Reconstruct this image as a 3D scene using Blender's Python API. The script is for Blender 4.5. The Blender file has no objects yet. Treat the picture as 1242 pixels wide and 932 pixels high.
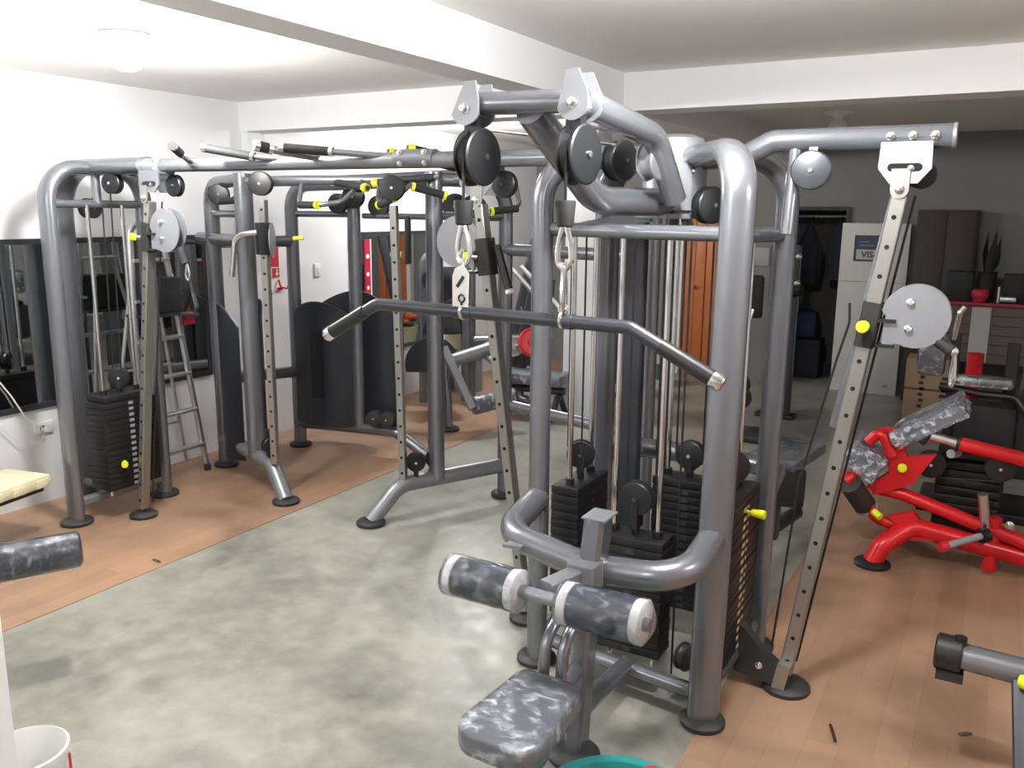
import bpy, bmesh, math, random
from mathutils import Vector, Matrix
random.seed(7)
scene = bpy.context.scene
COL = scene.collection
V = Vector

# ------------------------------------------------------------------ materials
MATS = {}
def nodes_of(name):
    m = bpy.data.materials.new(name); m.use_nodes = True
    nt = m.node_tree; b = nt.nodes['Principled BSDF']
    return m, nt, b
def setin(b, **k):
    for n, v in k.items():
        n = n.replace('_', ' ')
        if n in b.inputs: b.inputs[n].default_value = v
def simple(key, col, rough=.5, metal=0., noise=0., nscale=20., bump=0., bscale=200., **kw):
    m, nt, b = nodes_of(key)
    c4 = (*col, 1.)
    setin(b, Base_Color=c4, Roughness=rough, Metallic=metal, **kw)
    tc = nt.nodes.new('ShaderNodeTexCoord')
    if noise > 0:
        n = nt.nodes.new('ShaderNodeTexNoise'); n.inputs['Scale'].default_value = nscale; n.inputs['Detail'].default_value = 4
        mx = nt.nodes.new('ShaderNodeMix'); mx.data_type = 'RGBA'
        mx.inputs['A'].default_value = (*[c*(1-noise) for c in col], 1); mx.inputs['B'].default_value = (*[min(1, c*(1+noise)) for c in col], 1)
        nt.links.new(tc.outputs['Object'], n.inputs['Vector']); nt.links.new(n.outputs['Fac'], mx.inputs['Factor'])
        nt.links.new(mx.outputs['Result'], b.inputs['Base Color'])
    if bump > 0:
        n2 = nt.nodes.new('ShaderNodeTexNoise'); n2.inputs['Scale'].default_value = bscale; n2.inputs['Detail'].default_value = 3
        bp = nt.nodes.new('ShaderNodeBump'); bp.inputs['Strength'].default_value = bump; bp.inputs['Distance'].default_value = .01
        nt.links.new(tc.outputs['Object'], n2.inputs['Vector']); nt.links.new(n2.outputs['Fac'], bp.inputs['Height'])
        nt.links.new(bp.outputs['Normal'], b.inputs['Normal'])
    MATS[key] = m
    return m
simple('frame', (.225, .235, .262), .26, .66, noise=.06, nscale=9, bump=.03, bscale=600)
simple('frame_dark', (.06, .064, .075), .36, .5, noise=.08, nscale=9)
simple('silver', (.27, .28, .305), .38, .5, noise=.05, nscale=8)
simple('chrome', (.80, .80, .80), .14, 1.)
simple('steel', (.36, .352, .33), .30, .8, noise=.10, nscale=6)
simple('alu', (.62, .63, .65), .32, .8, noise=.06)
simple('black', (.010, .011, .013), .40, noise=.2, nscale=30)
simple('black_matt', (.013, .014, .016), .7, noise=.2, nscale=30)
simple('rubber', (.03, .03, .032), .55, noise=.2)
simple('shroud', (.018, .021, .03), .42, noise=.12, nscale=3)
simple('plate', (.008, .008, .010), .45, noise=.3, nscale=25, bump=.1, bscale=150)
simple('hole', (.004, .004, .004), .9)
simple('yellow', (.74, .80, .02), .35, noise=.05)
simple('gold', (.62, .50, .22), .5)
simple('white_plastic', (.78, .78, .76), .45)
simple('white_foam', (.90, .90, .92), .55, bump=.4, bscale=60)
simple('wall', (.80, .81, .83), .75, noise=.025, nscale=1.6, bump=.05, bscale=40)
simple('wall_shaded', (.21, .207, .20), .8, noise=.06, nscale=1.5)  # white wall again, with the dim light at the back put into its colour
simple('ceiling', (.84, .83, .80), .85, noise=.04, nscale=1.2, bump=.06, bscale=30)
simple('red', (.62, .012, .016), .28, .1, noise=.06, nscale=6)
simple('red_flat', (.62, .02, .04), .5)
simple('pink', (.70, .03, .14), .5)
simple('banner_red', (.42, .015, .045), .5)
simple('dark_red', (.26, .012, .02), .5)
simple('bowl_red', (.45, .015, .05), .4)
simple('orange_wood', (.52, .155, .045), .42, noise=.12, nscale=5)
simple('dark_wood', (.034, .023, .019), .6, noise=.3, nscale=5)
simple('counter_wood', (.115, .082, .066), .5, noise=.12, nscale=5)
simple('cardboard', (.36, .25, .155), .8, noise=.08, nscale=6)
simple('navy', (.012, .016, .035), .7, noise=.3, nscale=12)
simple('cloth_dark', (.02, .022, .032), .9, noise=.3, nscale=14)
simple('blue_bag', (.02, .03, .10), .7, noise=.3, nscale=8)
simple('leaf', (.05, .09, .04), .6, noise=.4, nscale=20)
simple('leaf_dark', (.012, .014, .013), .7, noise=.4, nscale=20)
simple('flower', (.75, .16, .05), .6, noise=.3, nscale=40)
simple('teal', (.02, .30, .29), .32, noise=.05)
simple('cream', (.78, .72, .50), .6, noise=.08, nscale=10, bump=.3, bscale=40)
simple('door_white', (.62, .61, .58), .5, noise=.04, nscale=3)
simple('sign_blue', (.03, .035, .10), .4)
simple('sign_dark', (.02, .02, .03), .4)
simple('sign_grey', (.45, .45, .47), .4)
simple('green_print', (.10, .22, .14), .6, noise=.4, nscale=30)
simple('ash', (.33, .34, .36), .5, noise=.1)
simple('sock', (.9, .9, .88), .4)

def pad_mat():
    m, nt, b = nodes_of('pad'); setin(b, Base_Color=(.030, .040, .068, 1), Roughness=.4)
    tc = nt.nodes.new('ShaderNodeTexCoord'); n = nt.nodes.new('ShaderNodeTexNoise'); n.inputs['Scale'].default_value = 14
    bp = nt.nodes.new('ShaderNodeBump'); bp.inputs['Strength'].default_value = .15
    nt.links.new(tc.outputs['Object'], n.inputs['Vector']); nt.links.new(n.outputs['Fac'], bp.inputs['Height']); nt.links.new(bp.outputs['Normal'], b.inputs['Normal'])
    MATS['pad'] = m
pad_mat()
def wrap_mat(key, milky, rough=.12, sc=28., bstr=.9, hi=2.6):
    # crinkled clear packing film: glossy, mostly see-through, cloudy along the creases
    m = bpy.data.materials.new(key); m.use_nodes = True; nt = m.node_tree; nt.nodes.clear()
    out = nt.nodes.new('ShaderNodeOutputMaterial'); tr = nt.nodes.new('ShaderNodeBsdfTransparent'); gl = nt.nodes.new('ShaderNodeBsdfGlossy')
    df = nt.nodes.new('ShaderNodeBsdfDiffuse'); df.inputs['Color'].default_value = (.74, .79, .88, 1)
    gl.inputs['Roughness'].default_value = rough; gl.inputs['Color'].default_value = (.95, .96, 1, 1)
    tc = nt.nodes.new('ShaderNodeTexCoord'); mp = nt.nodes.new('ShaderNodeMapping'); mp.inputs['Scale'].default_value = (1, 1.7, 1.3)
    vo = nt.nodes.new('ShaderNodeTexVoronoi'); vo.feature = 'DISTANCE_TO_EDGE'; vo.inputs['Scale'].default_value = sc
    no = nt.nodes.new('ShaderNodeTexNoise'); no.inputs['Scale'].default_value = sc*1.3; no.inputs['Detail'].default_value = 5; no.inputs['Distortion'].default_value = .5
    bp = nt.nodes.new('ShaderNodeBump'); bp.inputs['Strength'].default_value = bstr; bp.inputs['Distance'].default_value = .012
    nt.links.new(tc.outputs['Object'], mp.inputs['Vector']); nt.links.new(mp.outputs['Vector'], no.inputs['Vector']); nt.links.new(mp.outputs['Vector'], vo.inputs['Vector'])
    nt.links.new(no.outputs['Fac'], bp.inputs['Height'])
    nt.links.new(bp.outputs['Normal'], gl.inputs['Normal'])
    cr = nt.nodes.new('ShaderNodeValToRGB'); cr.color_ramp.elements[0].position = .50; cr.color_ramp.elements[0].color = (milky*.35,)*3+(1,)
    cr.color_ramp.elements[1].position = .72; cr.color_ramp.elements[1].color = (min(1, milky*hi),)*3+(1,)
    nt.links.new(no.outputs['Fac'], cr.inputs['Fac'])
    m1 = nt.nodes.new('ShaderNodeMixShader'); nt.links.new(cr.outputs['Color'], m1.inputs['Fac']); nt.links.new(tr.outputs[0], m1.inputs[1]); nt.links.new(df.outputs[0], m1.inputs[2])
    fr = nt.nodes.new('ShaderNodeFresnel'); fr.inputs['IOR'].default_value = 1.5; nt.links.new(bp.outputs['Normal'], fr.inputs['Normal'])
    ad = nt.nodes.new('ShaderNodeMath'); ad.operation = 'ADD'; ad.inputs[1].default_value = .03; nt.links.new(fr.outputs[0], ad.inputs[0])
    m2 = nt.nodes.new('ShaderNodeMixShader'); nt.links.new(ad.outputs[0], m2.inputs['Fac']); nt.links.new(m1.outputs[0], m2.inputs[1]); nt.links.new(gl.outputs[0], m2.inputs[2])
    nt.links.new(m2.outputs[0], out.inputs['Surface']); MATS[key] = m
wrap_mat('film', .05, .07, 18., .8, 5.0); wrap_mat('film_milky', .42, .12, 13., .8, 1.5); wrap_mat('film_crumpled', .55, .10, 20., .9, 1.7)
def emis(key, col, s):
    m, nt, b = nodes_of(key); setin(b, Base_Color=(*col, 1), Emission_Color=(*col, 1), Emission_Strength=s); MATS[key] = m
emis('bulb', (1, .99, .97), 22.)
def mirror_mat():
    m, nt, b = nodes_of('mirror'); setin(b, Base_Color=(.62, .65, .65, 1), Metallic=1., Roughness=.02)
    tc = nt.nodes.new('ShaderNodeTexCoord'); n = nt.nodes.new('ShaderNodeTexNoise'); n.inputs['Scale'].default_value = 1.3
    bp = nt.nodes.new('ShaderNodeBump'); bp.inputs['Strength'].default_value = .01
    nt.links.new(tc.outputs['Object'], n.inputs['Vector']); nt.links.new(n.outputs['Fac'], bp.inputs['Height']); nt.links.new(bp.outputs['Normal'], b.inputs['Normal'])
    MATS['mirror'] = m
mirror_mat()
def ramp(nt, pts):
    r = nt.nodes.new('ShaderNodeValToRGB'); e = r.color_ramp.elements
    while len(e) < len(pts): e.new(.5)
    for i, (p, c) in enumerate(pts): e[i].position = p; e[i].color = (*c, 1)
    return r
def concrete_mat():
    m, nt, b = nodes_of('concrete'); L = nt.links
    tc = nt.nodes.new('ShaderNodeTexCoord')
    n1 = nt.nodes.new('ShaderNodeTexNoise'); n1.inputs['Scale'].default_value = 1.7; n1.inputs['Detail'].default_value = 7; n1.inputs['Roughness'].default_value = .62; n1.inputs['Distortion'].default_value = .25
    n2 = nt.nodes.new('ShaderNodeTexNoise'); n2.inputs['Scale'].default_value = 9; n2.inputs['Detail'].default_value = 6
    L.new(tc.outputs['Object'], n1.inputs['Vector']); L.new(tc.outputs['Object'], n2.inputs['Vector'])
    r1 = ramp(nt, [(.30, (.165, .162, .135)), (.42, (.27, .268, .23)), (.54, (.345, .342, .295)), (.72, (.405, .40, .345))])
    L.new(n1.outputs['Fac'], r1.inputs['Fac'])
    r2 = ramp(nt, [(.3, (.80, .80, .80)), (.7, (1.1, 1.1, 1.1))]); L.new(n2.outputs['Fac'], r2.inputs['Fac'])
    mx = nt.nodes.new('ShaderNodeMix'); mx.data_type = 'RGBA'; mx.blend_type = 'MULTIPLY'; mx.inputs['Factor'].default_value = 1
    L.new(r1.outputs['Color'], mx.inputs['A']); L.new(r2.outputs['Color'], mx.inputs['B']); L.new(mx.outputs['Result'], b.inputs['Base Color'])
    rr = ramp(nt, [(.3, (.30,)*3), (.7, (.48,)*3)]); L.new(n2.outputs['Fac'], rr.inputs['Fac']); L.new(rr.outputs['Color'], b.inputs['Roughness'])
    bp = nt.nodes.new('ShaderNodeBump'); bp.inputs['Strength'].default_value = .06; L.new(n2.outputs['Fac'], bp.inputs['Height']); L.new(bp.outputs['Normal'], b.inputs['Normal'])
    MATS['concrete'] = m
concrete_mat()
def vinyl_mat():
    m, nt, b = nodes_of('vinyl'); L = nt.links
    tc = nt.nodes.new('ShaderNodeTexCoord'); mp = nt.nodes.new('ShaderNodeMapping'); mp.inputs['Rotation'].default_value = (0, 0, math.radians(90))
    br = nt.nodes.new('ShaderNodeTexBrick'); br.offset = .37; br.inputs['Scale'].default_value = 1; br.inputs['Brick Width'].default_value = .9; br.inputs['Row Height'].default_value = .115
    br.inputs['Mortar Size'].default_value = .0015; br.inputs['Color1'].default_value = (.42, .262, .172, 1); br.inputs['Color2'].default_value = (.355, .22, .143, 1); br.inputs['Mortar'].default_value = (.325, .20, .130, 1)
    L.new(tc.outputs['Object'], mp.inputs['Vector']); L.new(mp.outputs['Vector'], br.inputs['Vector'])
    n = nt.nodes.new('ShaderNodeTexNoise'); n.inputs['Scale'].default_value = 1.6; n.inputs['Detail'].default_value = 6; n.inputs['Distortion'].default_value = .6
    L.new(tc.outputs['Object'], n.inputs['Vector'])
    r = ramp(nt, [(.3, (.60, .59, .60)), (.48, (.93, .92, .91)), (.72, (1.14, 1.11, 1.07))]); L.new(n.outputs['Fac'], r.inputs['Fac'])
    mx = nt.nodes.new('ShaderNodeMix'); mx.data_type = 'RGBA'; mx.blend_type = 'MULTIPLY'; mx.inputs['Factor'].default_value = 1
    L.new(br.outputs['Color'], mx.inputs['A']); L.new(r.outputs['Color'], mx.inputs['B']); L.new(mx.outputs['Result'], b.inputs['Base Color'])
    setin(b, Roughness=.42); MATS['vinyl'] = m
vinyl_mat()

# ------------------------------------------------------------------ mesh builder
def frame_for(t, up=None):
    t = t.normalized()
    if up is None: up = V((0, 0, 1)) if abs(t.z) < .95 else V((0, 1, 0))
    x = up.cross(t)
    if x.length < 1e-6: x = V((1, 0, 0)).cross(t)
    x.normalize(); return x, t.cross(x).normalized()
def fillet(pts, r, n=7):
    pts = [V(p) for p in pts]
    if len(pts) < 3 or (not isinstance(r, (list, tuple)) and r <= 0): return pts
    out = [pts[0]]
    for i in range(1, len(pts)-1):
        a, p, c = pts[i-1], pts[i], pts[i+1]
        d1 = (a-p); d2 = (c-p); l1, l2 = d1.length, d2.length
        d1.normalize(); d2.normalize(); ang = d1.angle(d2)
        if ang > math.radians(174): out.append(p); continue
        rr = r[i-1] if isinstance(r, (list, tuple)) else r
        tl = min(rr/math.tan(ang/2), l1*.48 if i > 1 else l1*.95, l2*.48 if i < len(pts)-2 else l2*.95)
        R = tl*math.tan(ang/2); bis = (d1+d2).normalized(); cen = p+bis*(R/math.sin(ang/2))
        s = (p+d1*tl)-cen; e = (p+d2*tl)-cen
        tot = s.angle(e); axis = s.cross(e).normalized()
        for k in range(n+1): out.append(cen + Matrix.Rotation(tot*k/n, 3, axis) @ s)
    out.append(pts[-1]); return out
class M:
    def __init__(s): s.v = []; s.f = []; s.mi = []; s.cur = 0
    def mat(s, i): s.cur = i; return s
    def add(s, vs, fs):
        o = len(s.v); s.v += [V(v) for v in vs]; s.f += [tuple(i+o for i in f) for f in fs]; s.mi += [s.cur]*len(fs); return s
    def tube(s, pts, r, fil=0, n=14, ry=None, up=None, cap=True, prof=None, nf=7, taper=None):
        P = fillet(pts, fil, nf)
        if len(P) < 2: return s
        rx = r; ry = r if ry is None else ry
        if prof is None: prof = [(math.cos(2*math.pi*k/n)*rx, math.sin(2*math.pi*k/n)*ry) for k in range(n)]
        N = len(prof); T = []
        for i in range(len(P)):
            a = P[max(i-1, 0)]; c = P[min(i+1, len(P)-1)]
            d1 = (P[i]-a); d2 = (c-P[i])
            t = (d1.normalized() if d1.length > 1e-9 else V((0, 0, 0)))+(d2.normalized() if d2.length > 1e-9 else V((0, 0, 0)))
            T.append(t.normalized())
        x, y = frame_for(T[0], V(up) if up is not None else None)
        vs = []; prev = T[0]
        for i, p in enumerate(P):
            if i:
                q = prev.rotation_difference(T[i]); x = q @ x; y = q @ y; prev = T[i]
            k = 1 if taper is None else 1+(taper-1)*i/(len(P)-1)
            for (a, b) in prof: vs.append(p+x*a*k+y*b*k)
        fs = []
        for i in range(len(P)-1):
            for k in range(N):
                k2 = (k+1) % N; fs.append((i*N+k, i*N+k2, (i+1)*N+k2, (i+1)*N+k))
        if cap: fs.append(tuple(range(N-1, -1, -1))); fs.append(tuple((len(P)-1)*N+k for k in range(N)))
        return s.add(vs, fs)
    def bar(s, a, b, w, h, up=None, ch=.0):   # rectangular section, w along the cross axis, h along up
        w, h = w/2, h/2
        if ch > 0: pr = [(-w+ch, -h), (w-ch, -h), (w, -h+ch), (w, h-ch), (w-ch, h), (-w+ch, h), (-w, h-ch), (-w, -h+ch)]
        else: pr = [(-w, -h), (w, -h), (w, h), (-w, h)]
        return s.tube([a, b], 1, prof=pr, up=up)
    def box(s, c, d, rz=0, ch=0., rot=None):
        c = V(c); hx, hy, hz = d[0]/2, d[1]/2, d[2]/2
        R = rot if rot is not None else Matrix.Rotation(rz, 3, 'Z')
        if ch > 0:
            bm = bmesh.new(); bmesh.ops.create_cube(bm, size=1)
            for v in bm.verts: v.co = V((v.co.x*d[0], v.co.y*d[1], v.co.z*d[2]))
            bmesh.ops.bevel(bm, geom=list(bm.edges), offset=ch, segments=2, affect='EDGES', profile=.5)
            bm.verts.index_update()
            vs = [R @ v.co+c for v in bm.verts]; fs = [tuple(v.index for v in f.verts) for f in bm.faces]; bm.free()
            return s.add(vs, fs)
        vs = [R @ V((x, y, z))+c for z in (-hz, hz) for (x, y) in ((-hx, -hy), (hx, -hy), (hx, hy), (-hx, hy))]
        return s.add(vs, [(3, 2, 1, 0), (4, 5, 6, 7), (0, 1, 5, 4), (1, 2, 6, 5), (2, 3, 7, 6), (3, 0, 4, 7)])
    def cyl(s, a, b, r, n=20, r2=None):
        a, b = V(a), V(b); x, y = frame_for(b-a); r2 = r if r2 is None else r2
        vs = [a+x*math.cos(2*math.pi*k/n)*r+y*math.sin(2*math.pi*k/n)*r for k in range(n)]+[b+x*math.cos(2*math.pi*k/n)*r2+y*math.sin(2*math.pi*k/n)*r2 for k in range(n)]
        return s.add(vs, [(k, (k+1) % n, n+(k+1) % n, n+k) for k in range(n)]+[tuple(range(n-1, -1, -1)), tuple(range(n, 2*n))])
    def lathe(s, c, axis, prof, n=28):         # prof: (radius, offset along axis)
        c = V(c); ax = V(axis).normalized(); x, y = frame_for(ax); vs = []
        for (r, h) in prof:
            for k in range(n): vs.append(c+ax*h+x*math.cos(2*math.pi*k/n)*r+y*math.sin(2*math.pi*k/n)*r)
        fs = [(i*n+k, i*n+(k+1) % n, (i+1)*n+(k+1) % n, (i+1)*n+k) for i in range(len(prof)-1) for k in range(n)]
        if prof[0][0] > 1e-6: fs.append(tuple(range(n-1, -1, -1)))
        if prof[-1][0] > 1e-6: fs.append(tuple((len(prof)-1)*n+k for k in range(n)))
        return s.add(vs, fs)
    def poly(s, pts, nrm, th):                 # flat outline extruded both ways along nrm
        nrm = V(nrm).normalized()*th/2; pts = [V(p) for p in pts]; n = len(pts)
        return s.add([p-nrm for p in pts]+[p+nrm for p in pts], [tuple(range(n-1, -1, -1)), tuple(range(n, 2*n))]+[(k, (k+1) % n, n+(k+1) % n, n+k) for k in range(n)])
    def ball(s, c, r, n=14, sc=(1, 1, 1)):
        m = n//2; prof = [(math.sin(math.pi*i/m), -math.cos(math.pi*i/m)) for i in range(m+1)]
        c = V(c); vs = [c+V((math.cos(2*math.pi*k/n)*p[0]*r*sc[0], math.sin(2*math.pi*k/n)*p[0]*r*sc[1], p[1]*r*sc[2])) for p in prof for k in range(n)]
        return s.add(vs, [(i*n+k, i*n+(k+1) % n, (i+1)*n+(k+1) % n, (i+1)*n+k) for i in range(m) for k in range(n)])
    def torus(s, c, axis, R, r, n=28, k=8, sq=1.):
        c = V(c); x, y = frame_for(V(axis))
        pts = [c+x*math.cos(2*math.pi*i/n)*R+y*math.sin(2*math.pi*i/n)*R*sq for i in range(n)]
        ax = V(axis).normalized(); vs = []
        for i in range(n):
            rad = (pts[i]-c).normalized()
            for j in range(k): vs.append(pts[i]+rad*math.cos(2*math.pi*j/k)*r+ax*math.sin(2*math.pi*j/k)*r)
        return s.add(vs, [(i*k+j, ((i+1) % n)*k+j, ((i+1) % n)*k+(j+1) % k, i*k+(j+1) % k) for i in range(n) for j in range(k)])
    def build(s, name, mats, parent=None, root=None, sharp=38, smooth=True, bevel=0):
        if isinstance(mats, str): mats = [mats]
        off = root.location.copy() if root is not None else V((0, 0, 0))
        me = bpy.data.meshes.new(name); me.from_pydata([v-off for v in s.v], [], s.f)
        for m in mats: me.materials.append(MATS[m])
        me.polygons.foreach_set('material_index', s.mi)
        bm = bmesh.new(); bm.from_mesh(me)
        bmesh.ops.remove_doubles(bm, verts=bm.verts, dist=1e-6)
        bmesh.ops.recalc_face_normals(bm, faces=bm.faces)
        for f in bm.faces: f.smooth = smooth
        for e in bm.edges:
            if len(e.link_faces) == 2 and e.calc_face_angle(0) > math.radians(sharp): e.smooth = False
        bm.to_mesh(me); bm.free()
        o = bpy.data.objects.new(name, me); COL.objects.link(o)
        if parent is not None: o.parent = parent
        return o
def thing(name, label, cat, loc=(0, 0, 0), group=None):
    o = bpy.data.objects.new(name, None); COL.objects.link(o); o.location = loc; o.empty_display_size = .1
    o['label'] = label; o['category'] = cat
    if group: o['group'] = group
    return o
def tag(o, label, cat, group=None):
    o['label'] = label; o['category'] = cat
    if group: o['group'] = group
    return o
def single(name, m, mats, label, cat, loc, group=None, **k):       # a thing that is one mesh with its origin at loc
    class R: pass
    r = R(); r.location = V(loc)
    o = m.build(name, mats, None, r, **k); o.location = loc
    return tag(o, label, cat, group)
def struct(name, m, mats, parent=None, **k):
    o = m.build(name, mats, parent, **k)
    if parent is None: o['kind'] = 'structure'
    return o
def circ(c, r, ux, uz, n=28, a0=0, a1=360):
    c = V(c); ux = V(ux); uz = V(uz)
    return [c+ux*math.cos(math.radians(a0+(a1-a0)*i/(n-1)))*r+uz*math.sin(math.radians(a0+(a1-a0)*i/(n-1)))*r for i in range(n)]
def text_into(m, txt, size, origin, ux, uy, extrude=.0005):
    cu = bpy.data.curves.new('t', 'FONT'); cu.body = txt; cu.size = size; cu.align_x = 'CENTER'; cu.align_y = 'CENTER'; cu.resolution_u = 3; cu.offset = size*.022
    o = bpy.data.objects.new('t', cu); COL.objects.link(o)
    dg = bpy.context.evaluated_depsgraph_get(); dg.update(); me = o.evaluated_get(dg).to_mesh()
    ux, uy = V(ux).normalized(), V(uy).normalized()
    m.add([V(origin)+ux*v.co.x+uy*v.co.y for v in me.vertices], [tuple(p.vertices) for p in me.polygons])
    o.evaluated_get(dg).to_mesh_clear(); bpy.data.objects.remove(o); bpy.data.curves.remove(cu)
# ------------------------------------------------------------------ the setting
XL, XR, YB, YF, ZC = -5.33, 3.6, 10.0, -2.6, 2.72
struct('floor', M().box(((XL+XR)/2, (YF+11.8)/2, -.05), (XR-XL, 11.8-YF, .1)), 'concrete', smooth=False)
struct('floor_left', M().box(((XL-3.8)/2, (YF+YB)/2, .002), (-3.8-XL, YB-YF, .004)), 'vinyl', smooth=False)
struct('floor_right', M().box(((XR-.82)/2, (YF+6.4)/2, .002), (XR+.82, 6.4-YF, .004)), 'vinyl', smooth=False)
struct('ceiling', M().box(((XL+XR)/2, (YF+11.8)/2, ZC+.05), (XR-XL, 11.8-YF, .1)), 'ceiling', smooth=False)
struct('wall_left', M().box((XL-.075, (YF+11.8)/2, ZC/2), (.15, 11.8-YF, ZC)), 'wall', smooth=False)
struct('wall_right', M().box((XR+.075, (YF+11.8)/2, ZC/2), (.15, 11.8-YF, ZC)), 'wall', smooth=False)
struct('wall_front', M().box(((XL+XR)/2, YF-.075, ZC/2), (XR-XL+.3, .15, ZC)), 'wall', smooth=False)
wb = M()
wb.box(((XL-2.25)/2, YB+.075, ZC/2), (-2.25-XL, .15, ZC)); wb.box(((XR-1.5)/2, YB+.075, ZC/2), (XR+1.5, .15, ZC)); wb.box((-1.875, YB+.075, (1.96+ZC)/2), (.75, .15, ZC-1.96))
struct('wall_back', wb, 'wall_shaded', smooth=False)
struct('wall_closet', M().box((-1.9, 11.75, ZC/2), (3.4, .1, ZC)), 'wall_shaded', smooth=False)
struct('trim_1', M().box((-2.2, (YF+YB)/2, (2.5+ZC)/2), (.2, YB-YF, ZC-2.5)), 'wall', smooth=False)          # ceiling beam along the room
struct('trim_2', M().box(((XL-2.3)/2, 5.17, (2.5+ZC)/2), (-2.3-XL, .25, ZC-2.5)), 'wall', smooth=False)       # cross beam, left bay
struct('trim_3', M().box(((XR-2.1)/2, 5.17, (2.5+ZC)/2), (XR+2.1, .25, ZC-2.5)), 'wall', smooth=False)        # cross beam, right bay
struct('trim_4', M().box((XL+.03, 5.13, 1.25), (.06, .14, 2.5)), 'wall', smooth=False)                        # pilaster under the beam
struct('trim_5', M().box((-3.37, 7.33, 1.36), (.3, .3, 2.72)), 'wall', smooth=False)                          # free column
struct('trim_6', M().box((-1.93, .64, 1.36), (.5, .5, 2.72)), 'wall', smooth=False)   # column at the left edge
df = M(); df.box((-2.22, YB-.01, .99), (.14, .06, 1.98)); df.box((-1.52, YB-.01, .97), (.04, .06, 1.94)); df.box((-1.87, YB-.01, 1.96), (.74, .06, .04))
struct('trim_7', df, 'dark_wood', smooth=False)
# ------------------------------------------------------------------ shared gym parts
OVAL = (.062, .042)
def leg_foot(root, leg, x, y, r=.085, mat='rubber'):
    m = M().lathe((x, y, 0.004), (0, 0, 1), [(r*.97, 0), (r, .006), (r, .018), (r*.9, .027), (r*.55, .034), (.0, .034)], 32)
    return m.build('foot_pad', mat, leg, root)
def pulley(root, parent, c, axis, r, w=.034, name='pulley', mat='black', bolt=True):
    h = w/2
    m = M().lathe(c, axis, [(0, -h-.006), (r*.5, -h-.0045), (r*.93, -h), (r, -h+.004), (r, -h+.009), (r*.86, -h+.011), (r*.80, 0), (r*.86, h-.011), (r, h-.009), (r, h-.004), (r*.93, h), (r*.5, h+.0045), (0, h+.006)], 36)
    o = m.build(name, mat, parent, root, sharp=16)
    if bolt:
        b = M(); a = V(axis).normalized(); c = V(c)
        b.cyl(c-a*(h+.012), c+a*(h+.012), max(.008, r*.12), 10)
        b.build('axle_bolt', 'chrome', o, root)
    return o
def bolt(root, parent, c, axis, r=.012, h=.014):
    a = V(axis).normalized(); c = V(c)
    return M().lathe(c, a, [(r*1.25, 0), (r*1.25, .003), (r, .004), (r*.95, h*.8), (r*.6, h), (0, h)], 12).build('bolt', 'chrome', parent, root)
def column(root, a, b, w, d, nrm=(0, -1, 0), hole0=.06, pitch=.104, r=.0085, name='pulley_column'):
    a, b = V(a), V(b); nrm = V(nrm); t = (b-a).normalized()
    m = M().bar(a, b, w, d, up=nrm, ch=.004)
    m.mat(1); L = (b-a).length; s = hole0
    nn = (nrm-t*nrm.dot(t)).normalized()
    while s < L-.05:
        p = a+t*s+nn*(d/2)
        m.cyl(p-nn*.01, p+nn*.0012, r, 12); s += pitch
    m.mat(0)
    return m.build(name, ['steel', 'hole'], root, root)
def stack(root, cx, cy, axis, L, T, z0, z1, n, zrod, rods=True, pul=.066, pz=None, paxis=(0, -1, 0), label_side=0, rod=.34, wide=0):
    """weight stack; axis 'x' or 'y' = long direction of the plates"""
    dx, dy = (L, T) if axis == 'x' else (T, L)
    h = (z1-z0)/n
    top = M().box((cx, cy, z1+h*.55), (dx, dy, h*1.0), ch=.004)
    top.cyl((cx, cy, z1+h), (cx, cy, z1+h+.05), .016, 12)
    for s in (-1, 1):
        ox, oy = (s*L*rod, 0) if axis == 'x' else (0, s*L*rod)
        top.cyl((cx+ox, cy+oy, z1+h), (cx+ox, cy+oy, z1+h+.03), .02, 12)
    st = top.build('weight_stack', 'plate', root, root)
    pm = M().box((0, 0, 0), (dx, dy, h*.955), ch=.003)
    # notched ends so that the stack reads as separate plates
    pm.mat(1)
    if label_side != 1:
        if axis == 'x': pm.box((0, -dy/2-.0008, 0), (.03, .0016, h*.5))
        else: pm.box((dx/2+.0008, 0, 0), (.0016, .03, h*.5))
    else: pm.box((dx/2+.0008, -.02, 0), (.0016, .035, h*.42)); pm.box((dx/2+.0008, .03, 0), (.0016, .022, h*.3))
    pm.mat(0)
    p0 = pm.build('weight_plate', ['plate', ('frame_dark', 'gold', 'ash')[label_side]], st, None)
    for i in range(n):
        p = p0 if i == 0 else p0.copy()
        if i: COL.objects.link(p); p.parent = st
        if i < wide: p.scale = (1.10, 1.08, 1)
        j = 0 if i % 3 else .0025
        p.location = V((cx+j, cy-j*.6, z0+h*(i+.5)))-root.location
    if rods:
        for s in (-1, 1):
            ox, oy = (s*L*rod, 0) if axis == 'x' else (0, s*L*rod)
            M().cyl((cx+ox, cy+oy, z0-.06), (cx+ox, cy+oy, zrod), .0115, 14).build('guide_rod', 'chrome', root, root)
    if pul:
        z = pz if pz else z1+h+.05+pul*.8
        pu = pulley(root, st, (cx, cy, z), paxis, pul, .05)
        a = V(paxis); M().bar((cx, cy, z1+h+.03), (cx, cy, z), .03, .07, up=a).build('pulley_yoke', 'black', st, root)
    return st
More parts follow.
